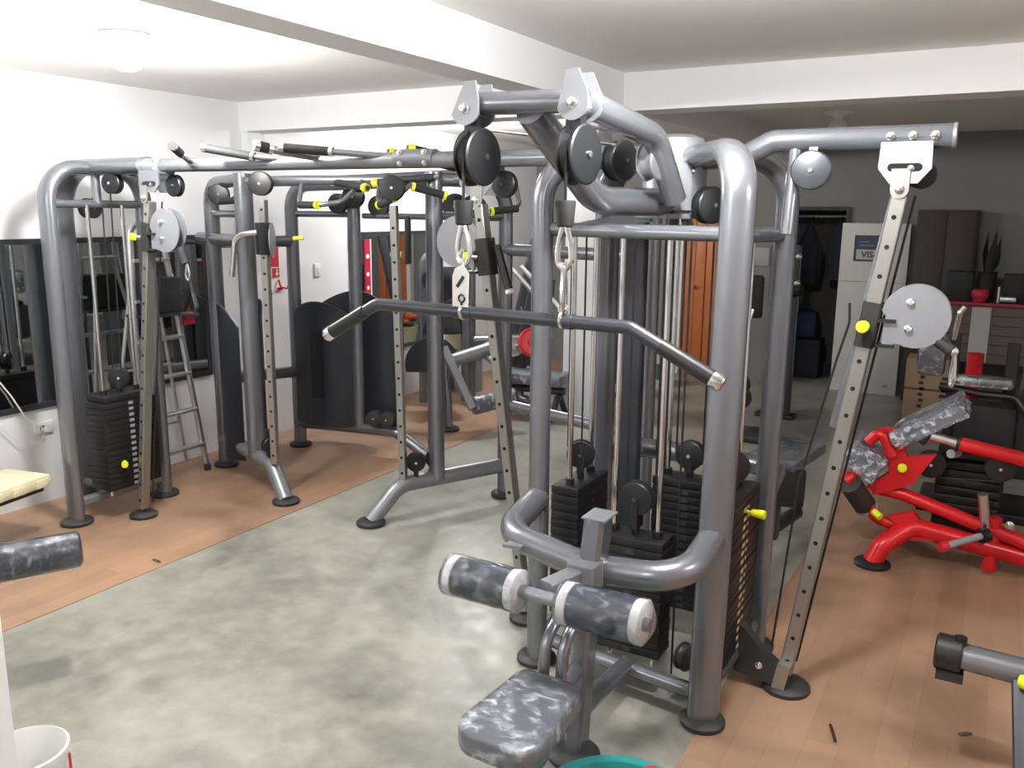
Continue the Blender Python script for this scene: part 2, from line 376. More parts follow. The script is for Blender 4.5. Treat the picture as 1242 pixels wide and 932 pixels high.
def carriage(root, col, c, side, t, knob, disc_c, R=.116):
    """sliding pulley block on a column: sleeve, pull pin, round guard plates with the wheel between"""
    c = V(c); t = V(t).normalized(); n = V((0, -1, 0)); x = t.cross(n).normalized()
    if x.x < 0: x = -x
    sl = M().bar(c-t*.082, c+t*.082, .066, .078, up=n, ch=.006)
    s = sl.build('sliding_block', 'black_matt', root, root)
    k = V(knob)
    kn = M().cyl(c+k*.03, c+k*.075, .012, 12); kn.mat(1); kn.lathe(c+k*.07, k, [(.012, 0), (.021, .006), (.023, .03), (.019, .036), (0, .036)], 16)
    kn.build('pull_pin', ['chrome', 'yellow'], s, root)
    d = V(disc_c); sx = side
    def outline(rr):
        # circle with a tongue reaching back to the block, lower half only
        pts = []
        a0 = 172; a1 = -118
        for i in range(34):
            a = math.radians(a0+(a1-a0)*i/33); pts.append(d+V((sx*math.cos(a)*rr, 0, math.sin(a)*rr)))
        q = c+V((sx*.05, 0, 0)); q.y = d.y
        pts.append(q+V((0, 0, -.075))); pts.append(q+V((0, 0, .012))); pts.append(d+V((-sx*rr*.86, 0, -.005)))
        return pts
    for yy in (-.024, .024):
        m = M().poly([p+V((0, yy, 0)) for p in outline(R)], (0, 1, 0), .006)
        m.build('guard_disc', 'silver', s, root)
    pulley(root, s, d+V((sx*.015, 0, .035)), (0, 1, 0), .06, .034, bolt=False)
    for zz in (.048, -.045): bolt(root, s, d+V((-sx*.02, -.027, zz)), (0, -1, 0), .012, .018)
    for zz in (.02, -.07):
        m = M().bar(c+V((sx*.03, -.02, zz)), c+V((sx*.09, -.02, zz)), .012, .05, up=(0, 1, 0)); m.build('hinge_tab', 'black', s, root)
    return s
def snap_hook(c, L, w, t=.0055, axis=(0, 1, 0), n='snap_hook'):
    """pear-shaped carabiner outline hanging at c (top), length L"""
    c = V(c); ax = V(axis).normalized(); ux = V((0, 0, 1)).cross(ax).normalized()
    pts = []
    for i in range(25):
        a = 2*math.pi*i/24; z = math.cos(a); k = .62+.38*(-z)
        pts.append(c+ux*math.sin(a)*w*k+V((0, 0, -L/2+z*L/2)))
    return M().tube(pts, t, 0, 8)

# ------------------------------------------------------------------ the big silver cable machine (left stack frame, cross beam, four-stack tower)
TW = thing('cable_crossover_machine', 'large silver four-stack gym tower with crossover beam reaching to the weight frame by the mirror', 'gym machine', (-1.14, 3.37, 0))
HX, HY, ZB, YC = -1.14, 3.38, 2.14, 3.37
def tleg(x, y, zt, hubz=2.115, fil=.17, oval=OVAL, lean=0., foot=.085):
    d = V((HX-x, HY-y, 0)); dn = d.normalized(); perp = V((-dn.y, dn.x, 0))
    m = M().tube([(x, y, .02), (x+lean, y, zt), V((x+lean, y, zt))+d*.98+V((0, 0, hubz-zt+.0))], oval[0], fil, 18, ry=oval[1], up=None if False else dn, nf=12)
    o = m.build('leg', 'frame', TW, TW); leg_foot(TW, o, x, y, foot); return o
legs = {}
legs['FR'] = tleg(-.82, 2.93, 2.115, lean=.026)
legs['FL'] = tleg(-1.585, 3.03, 2.10)
legs['BR'] = tleg(-.80, 3.62, 2.11, lean=.015)
legs['BL'] = tleg(-1.60, 3.70, 2.10)
# hub
HUBX = HX-.04
m = M().lathe((HUBX, HY, 1.9), (0, 0, 1), [(0, 0), (.125, 0), (.125, .19), (.118, .20), (.118, .255), (.108, .285), (.07, .30), (0, .305)], 40)
hub = m.build('hub_drum', 'silver', TW, TW)
M().lathe((HUBX, HY, 1.878), (0, 0, 1), [(0, 0), (.15, 0), (.152, .006), (.15, .018), (.13, .022), (0, .022)], 40).build('hub_flange', 'silver', hub, TW)
for a, z in ((-80, 2.07), (-62, 2.05), (-100, 1.92), (-40, 2.06)):
    a = math.radians(a); bolt(TW, hub, (HUBX+.124*math.cos(a), HY+.124*math.sin(a), z), (math.cos(a), math.sin(a), 0))
M().bar((HUBX+.06, HY-.10, 1.91), (HUBX+.06, HY-.10, 2.09), .075, .05, up=(.5, -.86, 0)).build('hub_cover', 'silver', hub, TW)
# horizontal rails between the legs
for a, b, r in (((-1.585, 3.03, 1.835), (-.82, 2.93, 1.83), .027), ((-.82, 2.93, 1.825), (-.8, 3.62, 1.815), .027), ((-1.585, 3.03, 1.83), (-1.6, 3.7, 1.83), .025), ((-1.6, 3.7, 1.83), (-.8, 3.62, 1.82), .025),
                ((-1.585, 3.03, .12), (-.82, 2.93, .12), .03), ((-.82, 2.93, .13), (-.8, 3.62, .13), .03), ((-1.585, 3.03, .12), (-1.6, 3.7, .12), .03), ((-1.6, 3.7, .12), (-.8, 3.62, .12), .03)):
    M().tube([a, b], r, 0, 14).build('cross_bar', 'frame', TW, TW)
for x, y in ((-1.585, 3.35), (-1.2, 3.66)):
    M().bar((x, y, 1.83), (HX+(x-HX)*.3, HY+(y-HY)*.3, 1.89), .03, .05).build('rail_bracket', 'frame', TW, TW)
# back posts behind the left stack
for x, y, w, d in ((-1.44, 3.66, .10, .05), (-1.30, 3.72, .05, .05)):
    M().bar((x, y, .1), (x, y, 1.9), w, d, up=(0, 1, 0), ch=.008).build('back_post', 'frame_dark', TW, TW)
# crossover beam, rear post and left frame
m = M().tube([(-5.17, 3.38, .03), (-5.17, 3.38, ZB), (-4.3, YC, ZB)], .085, .28, 20, ry=.05, up=(1, 0, 0), nf=12)
rp = m.build('rear_post', 'frame', TW, TW); leg_foot(TW, rp, -5.17, 3.38, .10)
M().tube([(-4.32, YC, ZB), (-1.25, YC, 2.125)], .037, 0, 18).build('crossover_beam', 'frame', TW, TW)
for x, L in ((-4.28, .2), (-2.43, .22)):
    s = M().tube([(x-L/2, YC, ZB), (x+L/2, YC, ZB-.003)], .043, 0, 18).build('beam_coupling', 'silver' if x < -4 else 'frame', TW, TW)
    for dx in (-.07, .07):
        for dz in (-.024, .024): bolt(TW, s, (x+dx, YC-.036, ZB+dz), (0, -.86, dz*20), .011)
for y in (3.05, 3.69):
    sgn = 1 if y < 3.37 else -1
    m = M().tube([(-4.785, y, .03), (-4.785, y, ZB-.005), (-4.785, YC, ZB-.005)], .062, .2, 18, ry=.042, up=(0, 1, 0), nf=12)
    o = m.build('leg', 'frame', TW, TW); leg_foot(TW, o, -4.785, y, .095)
M().tube([(-4.785, 3.05, 1.925), (-4.785, 3.69, 1.925)], .024, 0, 14).build('cross_bar', 'frame', TW, TW)
M().tube([(-4.785, YC, 1.93), (-4.785, YC, ZB)], .026, 0, 14).build('short_post', 'frame', TW, TW)
M().bar((-4.785, 3.06, .13), (-4.785, 3.68, .13), .06, .05, up=(0, 0, 1), ch=.008).build('base_bar', 'silver', TW, TW)
M().tube([(-5.17, YC, .13), (-4.785, YC, .13)], .035, 0, 14).build('base_bar', 'frame', TW, TW)
stack(TW, -4.72, YC, 'y', .34, .17, .19, .74, 15, 1.92, pul=.062, pz=.87, paxis=(.75, -.66, 0), wide=7, label_side=2)
M().lathe((-4.63, 3.30, .36), (.8, -.6, 0), [(.008, 0), (.008, .05), (.02, .055), (.02, .085), (0, .087)], 14).build('selector_pin', 'yellow', TW, TW)
pulley(TW, TW, (-4.60, YC-.02, 2.045), (.25, -1, 0), .062, .05)
pulley(TW, TW, (-4.83, YC-.02, 1.90), (1, 0, 0), .06, .07)
for p, q in (((-4.655, YC, 2.03), (-4.69, YC, .9)), ((-4.74, YC, 1.9), (-4.77, YC, .9)), ((-4.54, YC, 2.1), (-4.25, YC, 2.06))):
    M().tube([p, q], .0045, 0, 8).build('cable', 'black', TW, TW)
# -- left column, hung from the beam, leaning out
def hanger(x, z0, z1, xs, big=True):
    p = []
    w0, w1 = (.085, .045)
    zt = z0+(z1-z0)*.36; pts = [(x-w0*.96, 0, z1), (x+w0*.96, 0, z1), (x+w0, 0, zt), (x+w1, 0, z0), (x-w1, 0, z0), (x-w0, 0, zt)]
    m = M()
    for yy in (YC-.062, YC+.045): m.poly([(a, yy, c) for a, b, c in pts], (0, 1, 0), .007)
    m.box((x, YC-.008, z1-.012), (.15, .11, .012))
    o = m.build('column_bracket', 'frame' if x < -4 else 'silver', TW, TW)
    sl = M()
    p_ = circ((x+.042, YC-.066, zt+.004), .0135, (1, 0, 0), (0, 0, 1), 9, -90, 90)+circ((x-.042, YC-.066, zt+.004), .0135, (1, 0, 0), (0, 0, 1), 9, 90, 270)
    sl.poly(p_, (0, 1, 0), .002); sl.build('bracket_slot', 'hole', o, TW); bolt(TW, o, (x+.02, YC-.067, zt+.0), (0, -1, 0), .009, .008)
    return o
def lean_column(x0, z0, x1, z1, w=.044):
    a, b = V((x0, YC-.03, z0)), V((x1, YC-.03, z1)); t = (b-a).normalized()
    c = column(TW, a, b, w, .058)
    lug = M(); lug.poly(circ(b+V((0, -.038, .02)), .03, (1, 0, 0), (0, 0, 1), 16, 180, 360)+[b+V((.03, -.038, .09)), b+V((-.03, -.038, .09))], (0, 1, 0), .006).build('top_lug', 'steel', c, TW)
    bolt(TW, c, b+V((0, -.042, .02)), (0, -1, 0), .013)
    M().tube([a+V((.03 if x1 > x0 else -.03, .045, .03)), b+V((.045 if x1 > x0 else -.045, .045, 0))], .0045, 0, 8).build('cable', 'black', c, TW)
    return a, b, t, c
a, b, t, c = lean_column(-4.54, .06, -4.27, 1.94); hanger(-4.225, 1.99, 2.11, 1); leg_foot(TW, c, -4.545, YC-.03, .085)
cc = a+t*((1.74-.06)/t.z)
carriage(TW, None, cc, 1, t, (-.8, -.6, 0), (-4.135, YC-.03, 1.78), .122)
pulley(TW, TW, (-4.16, YC+.06, 2.03), (0, 1, 0), .062, .04)
a, b, t, c = lean_column(-1.81, .05, -2.06, 1.93); hanger(-2.065, 1.97, 2.10, -1); leg_foot(TW, c, -1.80, YC-.03, .085)
cc = a+t*((1.70-.05)/t.z)
carriage(TW, None, cc, -1, t, (-.75, -.66, 0), (-2.165, YC-.03, 1.765))
M().tube([cc+V((.045, .01, .05)), cc+V((.13, -.02, -.14))], .019, 0, 12).build('grip_lever', 'black', TW, TW)
M().cyl(cc+V((.13, -.02, -.14)), cc+V((.136, -.022, -.155)), .02, 12).build('lever_cap', 'white_plastic', TW, TW)
pulley(TW, TW, (-1.99, YC+.06, 2.02), (0, 1, 0), .06, .04)
a, b, t, c = lean_column(-.605, .08, -.345, 1.965, .052); hanger(-.335, 2.005, 2.145, 1); leg_foot(TW, c, -.60, YC-.03, .095)
cc = a+t*((1.51-.08)/t.z)
carriage(TW, None, cc, 1, t, (-.1, -1, 0), (-.255, YC-.03, 1.55), .112)
M().tube([(-.205, YC-.03, 1.485), (-.13, YC-.05, 1.437)], .021, 0, 14).build('cable_stop', 'black_matt', TW, TW)
M().bar((-.33, YC+.02, 2.1), (-.50, YC+.05, 1.1), .05, .06, up=(0, -1, 0)).build('cable_channel', 'frame', TW, TW)
pulley(TW, TW, (-.29, YC+.06, 2.04), (0, 1, 0), .05, .04)
M().tube([(-.47, 3.27, 1.59), (-.465, 3.27, 1.52), (-.50, 3.28, 1.38), (-.60, 3.29, .9), (-.66, 3.31, .2)], .0045, .08, 8).build('cable', 'black', TW, TW)
# right arm, its strut and pulley, foot gusset
m = M().tube([(HX+.08, YC, 2.105), (-.90, YC, 2.115), (-.80, YC, 2.165), (-.2, YC, 2.165)], .041, .09, 18, nf=9); m.mat(1)
m.lathe((-.2, YC, 2.165), (1, 0, 0), [(.041, 0), (.043, .002), (.043, .012), (0, .013)], 18)
arm = m.build('right_beam', ['frame', 'silver'], TW, TW)
for x in (-.39, -.32, -.25): bolt(TW, arm, (x, YC-.041, 2.165), (0, -1, 0), .012)
M().tube([(-.72, 3.33, 1.825), (-.715, YC, 2.15)], .025, 0, 14).build('short_post', 'frame', TW, TW)
pulley(TW, TW, (-.647, YC-.05, 2.055), (.1, -1, 0), .070, .045, mat='frame_dark')
M().bar((-.647, YC-.03, 2.06), (-.647, YC, 2.15), .03, .05, up=(0, 1, 0)).build('pulley_hanger', 'frame', TW, TW)
gp = [(-.80, 0, .12), (-.80, 0, .27), (-.76, 0, .25), (-.69, 0, .17), (-.625, 0, .125), (-.625, 0, .035), (-.80, 0, .06)]
g = M().poly([(x, 3.30, z) for x, y, z in gp], (0, 1, 0), .05).build('foot_gusset', 'frame_dark', TW, TW)
bolt(TW, g, (-.70, 3.275, .11), (0, -1, 0)); bolt(TW, g, (-.60, 3.30, .12), (0, -1, 0))
M().bar((-.62, 3.29, .03), (-.60, 3.29, .14), .05, .05, up=(0, -1, 0)).build('column_shoe', 'steel', g, TW)
# weight stacks of the tower: front, left, back, right
stack(TW, -1.165, 3.06, 'x', .27, .13, .17, .615, 13, 1.84, pul=.068, pz=.80)
stack(TW, -1.55, 3.36, 'y', .32, .13, .15, .70, 15, 1.84, pul=.062, pz=.85, paxis=(.35, -.93, 0))
stack(TW, -1.12, 3.58, 'x', .30, .13, .15, .715, 16, 1.84, pul=.064, pz=.855)
stack(TW, -.855, 3.28, 'y', .40, .13, .16, .775, 17, 1.83, pul=.066, pz=.92, paxis=(.55, -.83, 0), label_side=1, rod=.24)
M().lathe((-.79, 3.28, .745), (1, -.1, 0), [(.007, 0), (.007, .02), (.014, .022), (.018, .06), (.018, .075), (0, .076)], 14).build('selector_pin', 'yellow', TW, TW)
for x, y, z0, z1 in ((-1.52, 3.30, .85, 1.84), (-1.60, 3.33, .88, 1.84), (-1.21, 3.06, .82, 1.86), (-1.10, 3.10, .82, 1.9), (-1.06, 3.56, .86, 1.84), (-1.18, 3.56, .86, 1.84), (-.99, 3.05, .1, 1.84), (-.88, 3.40, .95, 1.83), (-.97, 3.5, .2, 1.84)):
    M().cyl((x, y, z0), (x, y, z1), .0045, 8).build('cable', 'black', TW, TW)
pulley(TW, TW, (-.93, 3.03, .20), (1, -.35, 0), .055, .04, mat='rubber')
# -- lat pulldown head: two tubes, cross tube, two hinged brackets with pulleys
YA, ZA = 2.50, 2.235
M().tube([(HX-.02, 3.30, 1.94), (-1.315, 2.93, 1.94), (-1.355, YA, ZA-.02)], .053, .24, 18, nf=12).build('lower_arm', 'frame', TW, TW)
M().tube([(-1.19, YA+.0, ZA+.005), (-1.125, 3.0, 2.165), (-1.10, 3.16, 1.95)], .044, .14, 18, nf=10, ry=.044).build('upper_arm', 'frame', TW, TW)
M().tube([(-1.58, YA, ZA+.01), (-1.18, YA, ZA)], .036, 0, 18).build('cross_tube', 'frame', TW, TW)
def tear(x, top, name='pulley_bracket', lean=0):
    prof = []
    for i in range(13):
        a = math.radians(200+i*140/12); prof.append((x+math.cos(a)*.054, ZA-.008+math.sin(a)*.054))
    prof += [(x+.050, ZA+.02), (x+.018+lean, ZA+top), (x-.022+lean, ZA+top)]
    m = M()
    for yy in (YA-.05, YA+.05): m.poly([(p, yy, z) for p, z in prof], (0, 1, 0), .009)
    m.cyl((x, YA-.05, ZA-.005), (x, YA+.05, ZA-.005), .038, 16)
    o = m.build(name, 'silver', TW, TW)
    bolt(TW, o, (x, YA-.055, ZA-.010), (0, -1, 0), .014, .02)
    return o
tear(-1.57, .075, lean=.022); tear(-1.185, .088)
for x in (-1.555, -1.185):
    M().bar((x-.012, YA+.0, ZA-.03), (x-.012, YA, 2.09), .05, .045, up=(0, 1, 0)).build('swivel_yoke', 'black', TW, TW)
    pulley(TW, TW, (x, YA, 2.075), (1, -.12, 0), .093, .062)
pulley(TW, TW, (-1.15, 3.06, 2.085), (1, -.2, 0), .072, .07, mat='silver')
pulley(TW, TW, (-1.30, 3.10, 2.09), (1, -.35, 0), .075, .06)
pulley(TW, TW, (-1.00, 3.27, 1.93), (1, -.6, 0), .07, .05)
for x, xb in ((-1.555, -1.30), (-1.185, -1.10)):
    M().tube([(x, YA, 2.165), (xb, 3.05, 2.145)], .005, 0, 8).build('cable', 'chrome', TW, TW)
    M().tube([(x-.005, YA-.078, 2.08), (x-.005, YA-.078, 1.92)], .005, 0, 8).build('cable', 'black', TW, TW)
    M().lathe((x-.005, YA-.078, 1.855), (0, 0, 1), [(.02, 0), (.027, .004), (.033, .075), (.031, .08), (0, .08)], 20).build('rubber_stop', 'black_matt', TW, TW)
# -- curved bumper, mast, rollers, seat
ring = [(-1.575, 3.0, .745), (-1.555, 2.70, .70), (-1.16, 2.605, .675), (-.82, 2.62, .70), (-.82, 2.92, .745)]
M().tube(ring, .052, [.15, .4, .15], 18, nf=10).build('bumper_tube', 'frame', TW, TW)
M().bar((-1.47, 2.66, .69), (-1.46, 2.58, .70), .07, .012, up=(0, 0, 1), ch=.003).build('bumper_tab', 'silver', TW, TW)
mast = M().bar((-1.152, 2.515, .03), (-1.135, 2.54, .55), .066, .09, up=(0, -1, 0), ch=.012); mast.bar((-1.136, 2.54, .5), (-1.115, 2.575, .885), .075, .1, up=(0, -1, 0), ch=.014)
mo = mast.build('mast', 'frame', TW, TW); leg_foot(TW, mo, -1.155, 2.5, .095)
M().box((-1.113, 2.577, .888), (.088, .112, .008), ch=.002).build('mast_cap', 'silver', mo, TW)
M().tube([(-1.15, 2.53, .17), (-1.15, 2.98, .13)], .036, 0, 14).build('base_bar', 'frame', TW, TW)
M().bar((-1.125, 2.53, .70), (-1.185, 2.32, .695), .06, .07, up=(0, 0, 1), ch=.008).build('roller_slide', 'silver', TW, TW)
M().bar((-1.127, 2.50, .655), (-1.127, 2.50, .745), .10, .10, up=(0, -1, 0), ch=.01).build('slide_sleeve', 'silver', TW, TW)
RY, RZ = 2.29, .69
M().tube([(-1.55, RY+.01, RZ), (-.81, RY-.01, RZ)], .022, 0, 14).build('roller_axle', 'silver', TW, TW)
for x0, x1 in ((-1.50, -1.295), (-1.075, -.865)):
    r = M().cyl((x0, RY, RZ), (x1, RY, RZ), .066, 32).build('roller_pad', 'pad', TW, TW)
    w = M()
    for e0, e1 in ((x0-.028, x0), (x1, x1+.028)):
        w.lathe((e0, RY, RZ), (1, 0, 0), [(.025, -.002), (.055, -.004), (.067, .004), (.070, e1-e0+.004), (.067, e1-e0+.006), (.02, e1-e0+.006)], 30)
    w.build('roller_end_ring', 'white_foam', r, TW)
    f = M(); N = 40; prof = []
    for i in range(19):
        u = i/18; prof.append((.0705+.0025*random.random(), (x1-x0+.07)*u-.035))
    prof = [(.035, -.052), (.055, -.045)]+prof+[(.056, x1-x0+.045), (.03, x1-x0+.06)]
    f.lathe((x0, RY, RZ), (1, 0, 0), prof, N)
    f.build('plastic_wrap', 'film', r, TW)
for s in (-.03, .035):
    M().tube([(-1.15+s, 2.49, .60), (-1.16+s, 2.34, .52), (-1.15+s, 2.30, .355)], .02, .12, 10).build('seat_brace', 'frame', TW, TW)
M().tube([(-1.145, 2.50, .345), (-1.12, 2.05, .335)], .03, 0, 12).build('seat_rail', 'frame', TW, TW)
def seat_outline(k=0.):
    pts = []
    def arc(cx, cy, r, a0, a1, n=8):
        for i in range(n+1):
            a = math.radians(a0+(a1-a0)*i/n); pts.append((cx+math.cos(a)*(r+k), cy+math.sin(a)*(r+k)))
    arc(-1.055, 2.235, .035, 0, 90); arc(-1.205, 2.240, .035, 90, 175); arc(-1.185, 1.95, .075, 180, 262); arc(-1.065, 1.945, .075, 278, 360)
    return pts
def cushion(outline, z0, z1, rnd, name, mat, parent, root, crown=.006):
    m = M(); vs = []; n = len(outline); cx = sum(p[0] for p in outline)/n; cy = sum(p[1] for p in outline)/n
    lv = [(-rnd, z0), (-.2*rnd, z0+rnd*.3), (0, z0+rnd), (0, z1-rnd), (-.3*rnd, z1-rnd*.3), (-rnd, z1), (-rnd*4, z1+crown)]
    for off, z in lv:
        for x, y in outline:
            d = V((x-cx, y-cy, 0)); L = d.length; d *= (L+off*1.2)/L; vs.append((cx+d.x, cy+d.y, z))
    fs = [(i*n+k, i*n+(k+1) % n, (i+1)*n+(k+1) % n, (i+1)*n+k) for i in range(len(lv)-1) for k in range(n)]+[tuple(range(n-1, -1, -1)), tuple((len(lv)-1)*n+k for k in range(n))]
    m.add(vs, fs); return m.build(name, mat, parent, root, sharp=60)
seat = cushion(seat_outline(), .365, .433, .015, 'seat_pad', 'pad', TW, TW)
cushion(seat_outline(.006), .358, .439, .016, 'plastic_wrap', 'film_milky', seat, TW)
# pull-up grips on the crossover beam
def grip(pts, n0, name='pull_up_grip', r=.017):
    m = M().tube(pts, r-.002, .04, 12); m.mat(1); p, q = V(pts[0]), V(pts[1]); d = (q-p).normalized(); L = (q-p).length
    m.cyl(p+d*.01, p+d*L*n0, r+.005, 14); m.mat(2); m.cyl(p-d*.012, p+d*.012, r+.006, 14); m.cyl(p+d*L*n0, p+d*(L*n0+.02), r+.005, 14)
    return m.build(name, ['frame', 'black_matt', 'chrome'], TW, TW)
grip([(-3.66, 3.22, 2.21), (-3.40, 3.30, 2.165), (-3.22, YC, ZB+.01)], .95)
grip([(-3.10, 3.20, 2.195), (-2.86, 3.28, 2.175), (-2.55, YC, ZB+.01)], .95)
grip([(-3.70, 3.05, 2.21), (-3.95, YC, ZB+.01)], .4)
grip([(-3.17, 3.10, 2.20), (-3.12, 3.2, 2.18), (-3.0, YC, ZB+.01)], .5, r=.021)
# back row station of the tower
M().tube([(-1.60, 3.74, .74), (-1.58, 4.05, .72), (-1.14, 4.13, .70), (-.84, 4.02, .72), (-.80, 3.66, .74)], .05, [.16, .4, .16], 16, nf=8).build('bumper_tube', 'frame', TW, TW)
for z in (.64, 1.66): M().tube([(-1.60, 3.72, z), (-2.84, 4.86, z)] if False else [(-1.70, 4.55, z), (-2.80, 4.85, z)], .038, 0, 14).build('link_bar', 'frame', TW, TW)
bp_ = M().tube([(-1.70, 4.55, .02), (-1.70, 4.55, 2.06), (HX, HY+.05, 2.06)], .05, .2, 16).build('leg', 'frame', TW, TW); leg_foot(TW, bp_, -1.70, 4.55)
M().tube([(-1.14, 4.1, .12), (-.95, 5.2, .12)], .04, 0, 14).build('base_bar', 'frame_dark', TW, TW)
M().bar((-1.0, 4.75, .1), (-1.0, 4.75, .48), .08, .08, up=(0, 1, 0), ch=.01).build('row_post', 'frame_dark', TW, TW)
M().box((-.93, 4.78, .40), (.18, .22, .17), rz=.15, ch=.015).build('foot_block', 'black_matt', TW, TW)
rs = M().box((-1.02, 5.1, .50), (.30, .56, .06), rz=-.12, ch=.02).build('row_seat', 'pad', TW, TW)
M().box((-1.02, 5.1, .50), (.312, .575, .07), rz=-.12, ch=.02).build('plastic_wrap', 'film_milky', rs, TW)
for dx, dz in ((0, 0), (.05, .06), (.03, .12)):
    pulley(TW, TW, (-1.0+dx*.5, 3.80, 1.03+dz), (.3, -1, 0), .05, .045)
M().bar((-1.0, 3.80, .75), (-.99, 3.80, 1.2), .05, .03, up=(0, 1, 0)).build('pulley_plate', 'frame_dark', TW, TW)

# -- things hanging on the machine
YBAR = YA-.078
lb = M(); bp = [(-2.145, YBAR, 1.455), (-1.925, YBAR, 1.575), (-.965, YBAR, 1.56), (-.695, YBAR, 1.425)]
lb.tube(bp, .0215, .06, 16)
LBL = thing('lat_bar', 'long black bent bar hanging from the two front tower cables', 'pulldown bar', (-1.41, YBAR, 1.55))
lb.build('bar', 'frame_dark', LBL, LBL)
for a, b in ((0, 1), (3, 2)):
    p, q = V(bp[a]), V(bp[b]); d = (q-p).normalized()
    M().tube([p+d*.01, p+d*.19], .0245, 0, 16).build('grip_sleeve', 'black', LBL, LBL)
    M().lathe(p+d*.012, -d, [(.0265, 0), (.0265, .03), (.022, .036), (0, .037)], 16).build('end_cap', 'chrome', LBL, LBL)
for x, z in ((-1.56, 1.585), (-1.19, 1.58)):
    l = M(); l.torus((x, YBAR, z-.012), (1, 0, 0), .026, .006, 20, 8); l.mat(1); l.cyl((x-.035, YBAR, z-.016), (x+.035, YBAR, z-.017), .0245, 16); l.mat(0); l.torus((x, YBAR, z+.02), (0, 1, 0), .014, .005, 16, 8)
    l.build('eye_loop', ['chrome', 'frame_dark'], LBL, LBL)
for x, g in ((-1.56, 'left'), (-1.19, 'right')):
    for j, (z, ax) in enumerate(((1.872, (0, 1, 0)), (1.735, (1, .3, 0)))):
        L = .145 if j == 0 else .145
        m = snap_hook((x-.0, YBAR, z), L, .034, .0092, ax); m.cyl((x, YBAR, z-.002), (x, YBAR, z+.012), .011, 10)
        single('snap_hook', m, 'chrome', 'silver %s snap hook on the %s cable of the front tower' % ('upper' if j == 0 else 'lower', g), 'carabiner', (x, YBAR, z))
tg = M().poly([(-1.575, YBAR-.03, 1.715), (-1.545, YBAR-.03, 1.73), (-1.52, YBAR-.03, 1.70), (-1.525, YBAR-.03, 1.59), (-1.585, YBAR-.03, 1.59), (-1.585, YBAR-.03, 1.69)], (0, 1, 0), .002)
tg.mat(1); tg.bar((-1.566, YBAR-.0325, 1.655), (-1.54, YBAR-.0325, 1.69), .011, .002, up=(0, -1, 0)); tg.torus((-1.548, YBAR-.0325, 1.618), (0, 1, 0), .012, .0035, 14, 5); tg.cyl((-1.548, YBAR-.034, 1.60), (-1.548, YBAR-.031, 1.60), .005, 8)
single('hang_tag', tg, ['white_plastic', 'black'], 'white plastic tag with black marks beside the left lat cable hook', 'tag', (-1.55, YBAR-.03, 1.73), smooth=False)
# stirrup handle on the left column
H = thing('stirrup_handle', 'black strap handle hanging below the round disc beside the stepladder', 'cable handle', (-3.99, 3.33, 1.66))
M().tube([(-4.03, 3.33, 1.685), (-3.995, 3.33, 1.60)], .026, 0, 14, taper=.85).build('stop_sleeve', 'black_matt', H, H)
snap_hook((-3.985, 3.33, 1.60), .09, .02, .005).build('hook', 'chrome', H, H)
M().tube([(-3.965, 3.33, 1.51), (-3.95, 3.33, 1.44), (-3.90, 3.31, 1.36), (-3.91, 3.30, 1.33)], .004, .03, 8, ry=.014).tube([(-3.965, 3.33, 1.51), (-3.99, 3.34, 1.42), (-4.07, 3.36, 1.32)], .004, .03, 8, ry=.014).build('strap', 'black_matt', H, H)
M().tube([(-3.895, 3.30, 1.325), (-4.08, 3.36, 1.31)], .014, 0, 12).build('handle_grip', 'black', H, H)
RH = thing('cable_connector', 'chrome hook and swivel under the right column disc by the red machine', 'carabiner', (-.12, YC-.05, 1.43))
snap_hook((-.122, YC-.05, 1.435), .12, .018, .006, (1, .6, 0)).build('hook', 'chrome', RH, RH)
M().ball((-.125, YC-.05, 1.437), .017, 12).build('swivel', 'chrome', RH, RH)
# ------------------------------------------------------------------ second cable machine further back (three linked frames)
MT = thing('multi_station_trainer', 'row of linked silver cable frames with black curved shrouds behind the crossover beam', 'gym machine', (-4.0, 4.6, 0))
def mleg(x, y, z0, zt, foot=True, r=OVAL, up=(1, 0, 0)):
    o = M().tube([(x, y, z0), (x, y, zt)], r[0], 0, 18, ry=r[1], up=up).build('leg', 'frame', MT, MT)
    if foot: leg_foot(MT, o, x, y, .09)
    return o
def gate(far, foot, tn, ztop, low=.22):
    """far leg arching into the near leg, low tube running out to a curved foot"""
    f, k = V((*far, 0)), V((*foot, 0)); d = (k-f); dn = d.normalized(); near = f+d*tn
    up = tuple(dn)
    o = M().tube([f+V((0, 0, .02)), f+V((0, 0, ztop)), near+V((0, 0, ztop+.01))], .055, .17, 18, ry=.042, up=up, nf=10).build('leg', 'frame', MT, MT); leg_foot(MT, o, f.x, f.y, .09)
    M().tube([near+V((0, 0, low)), near+V((0, 0, ztop+.05))], .062, 0, 18, ry=.05, up=up).build('leg', 'frame', MT, MT)
    p = M().tube([f+V((0, 0, low)), k-dn*.20+V((0, 0, low)), k+V((0, 0, .02))], .05, .16, 16, ry=.05, nf=10)
    o2 = p.build('foot_tube', 'silver', MT, MT); leg_foot(MT, o2, k.x, k.y, .09)
    M().tube([f+V((0, 0, 1.87)), near+V((0, 0, 1.87))], .024, 0, 12).build('cross_bar', 'frame', MT, MT)
    return f, near, dn
# left frame
f2, n2, d2 = gate((-4.96, 4.39), (-3.965, 3.985), .57, 2.08)
# right frame
f4, n4, d4 = gate((-2.81, 4.86), (-3.235, 3.96), .53, 2.08)
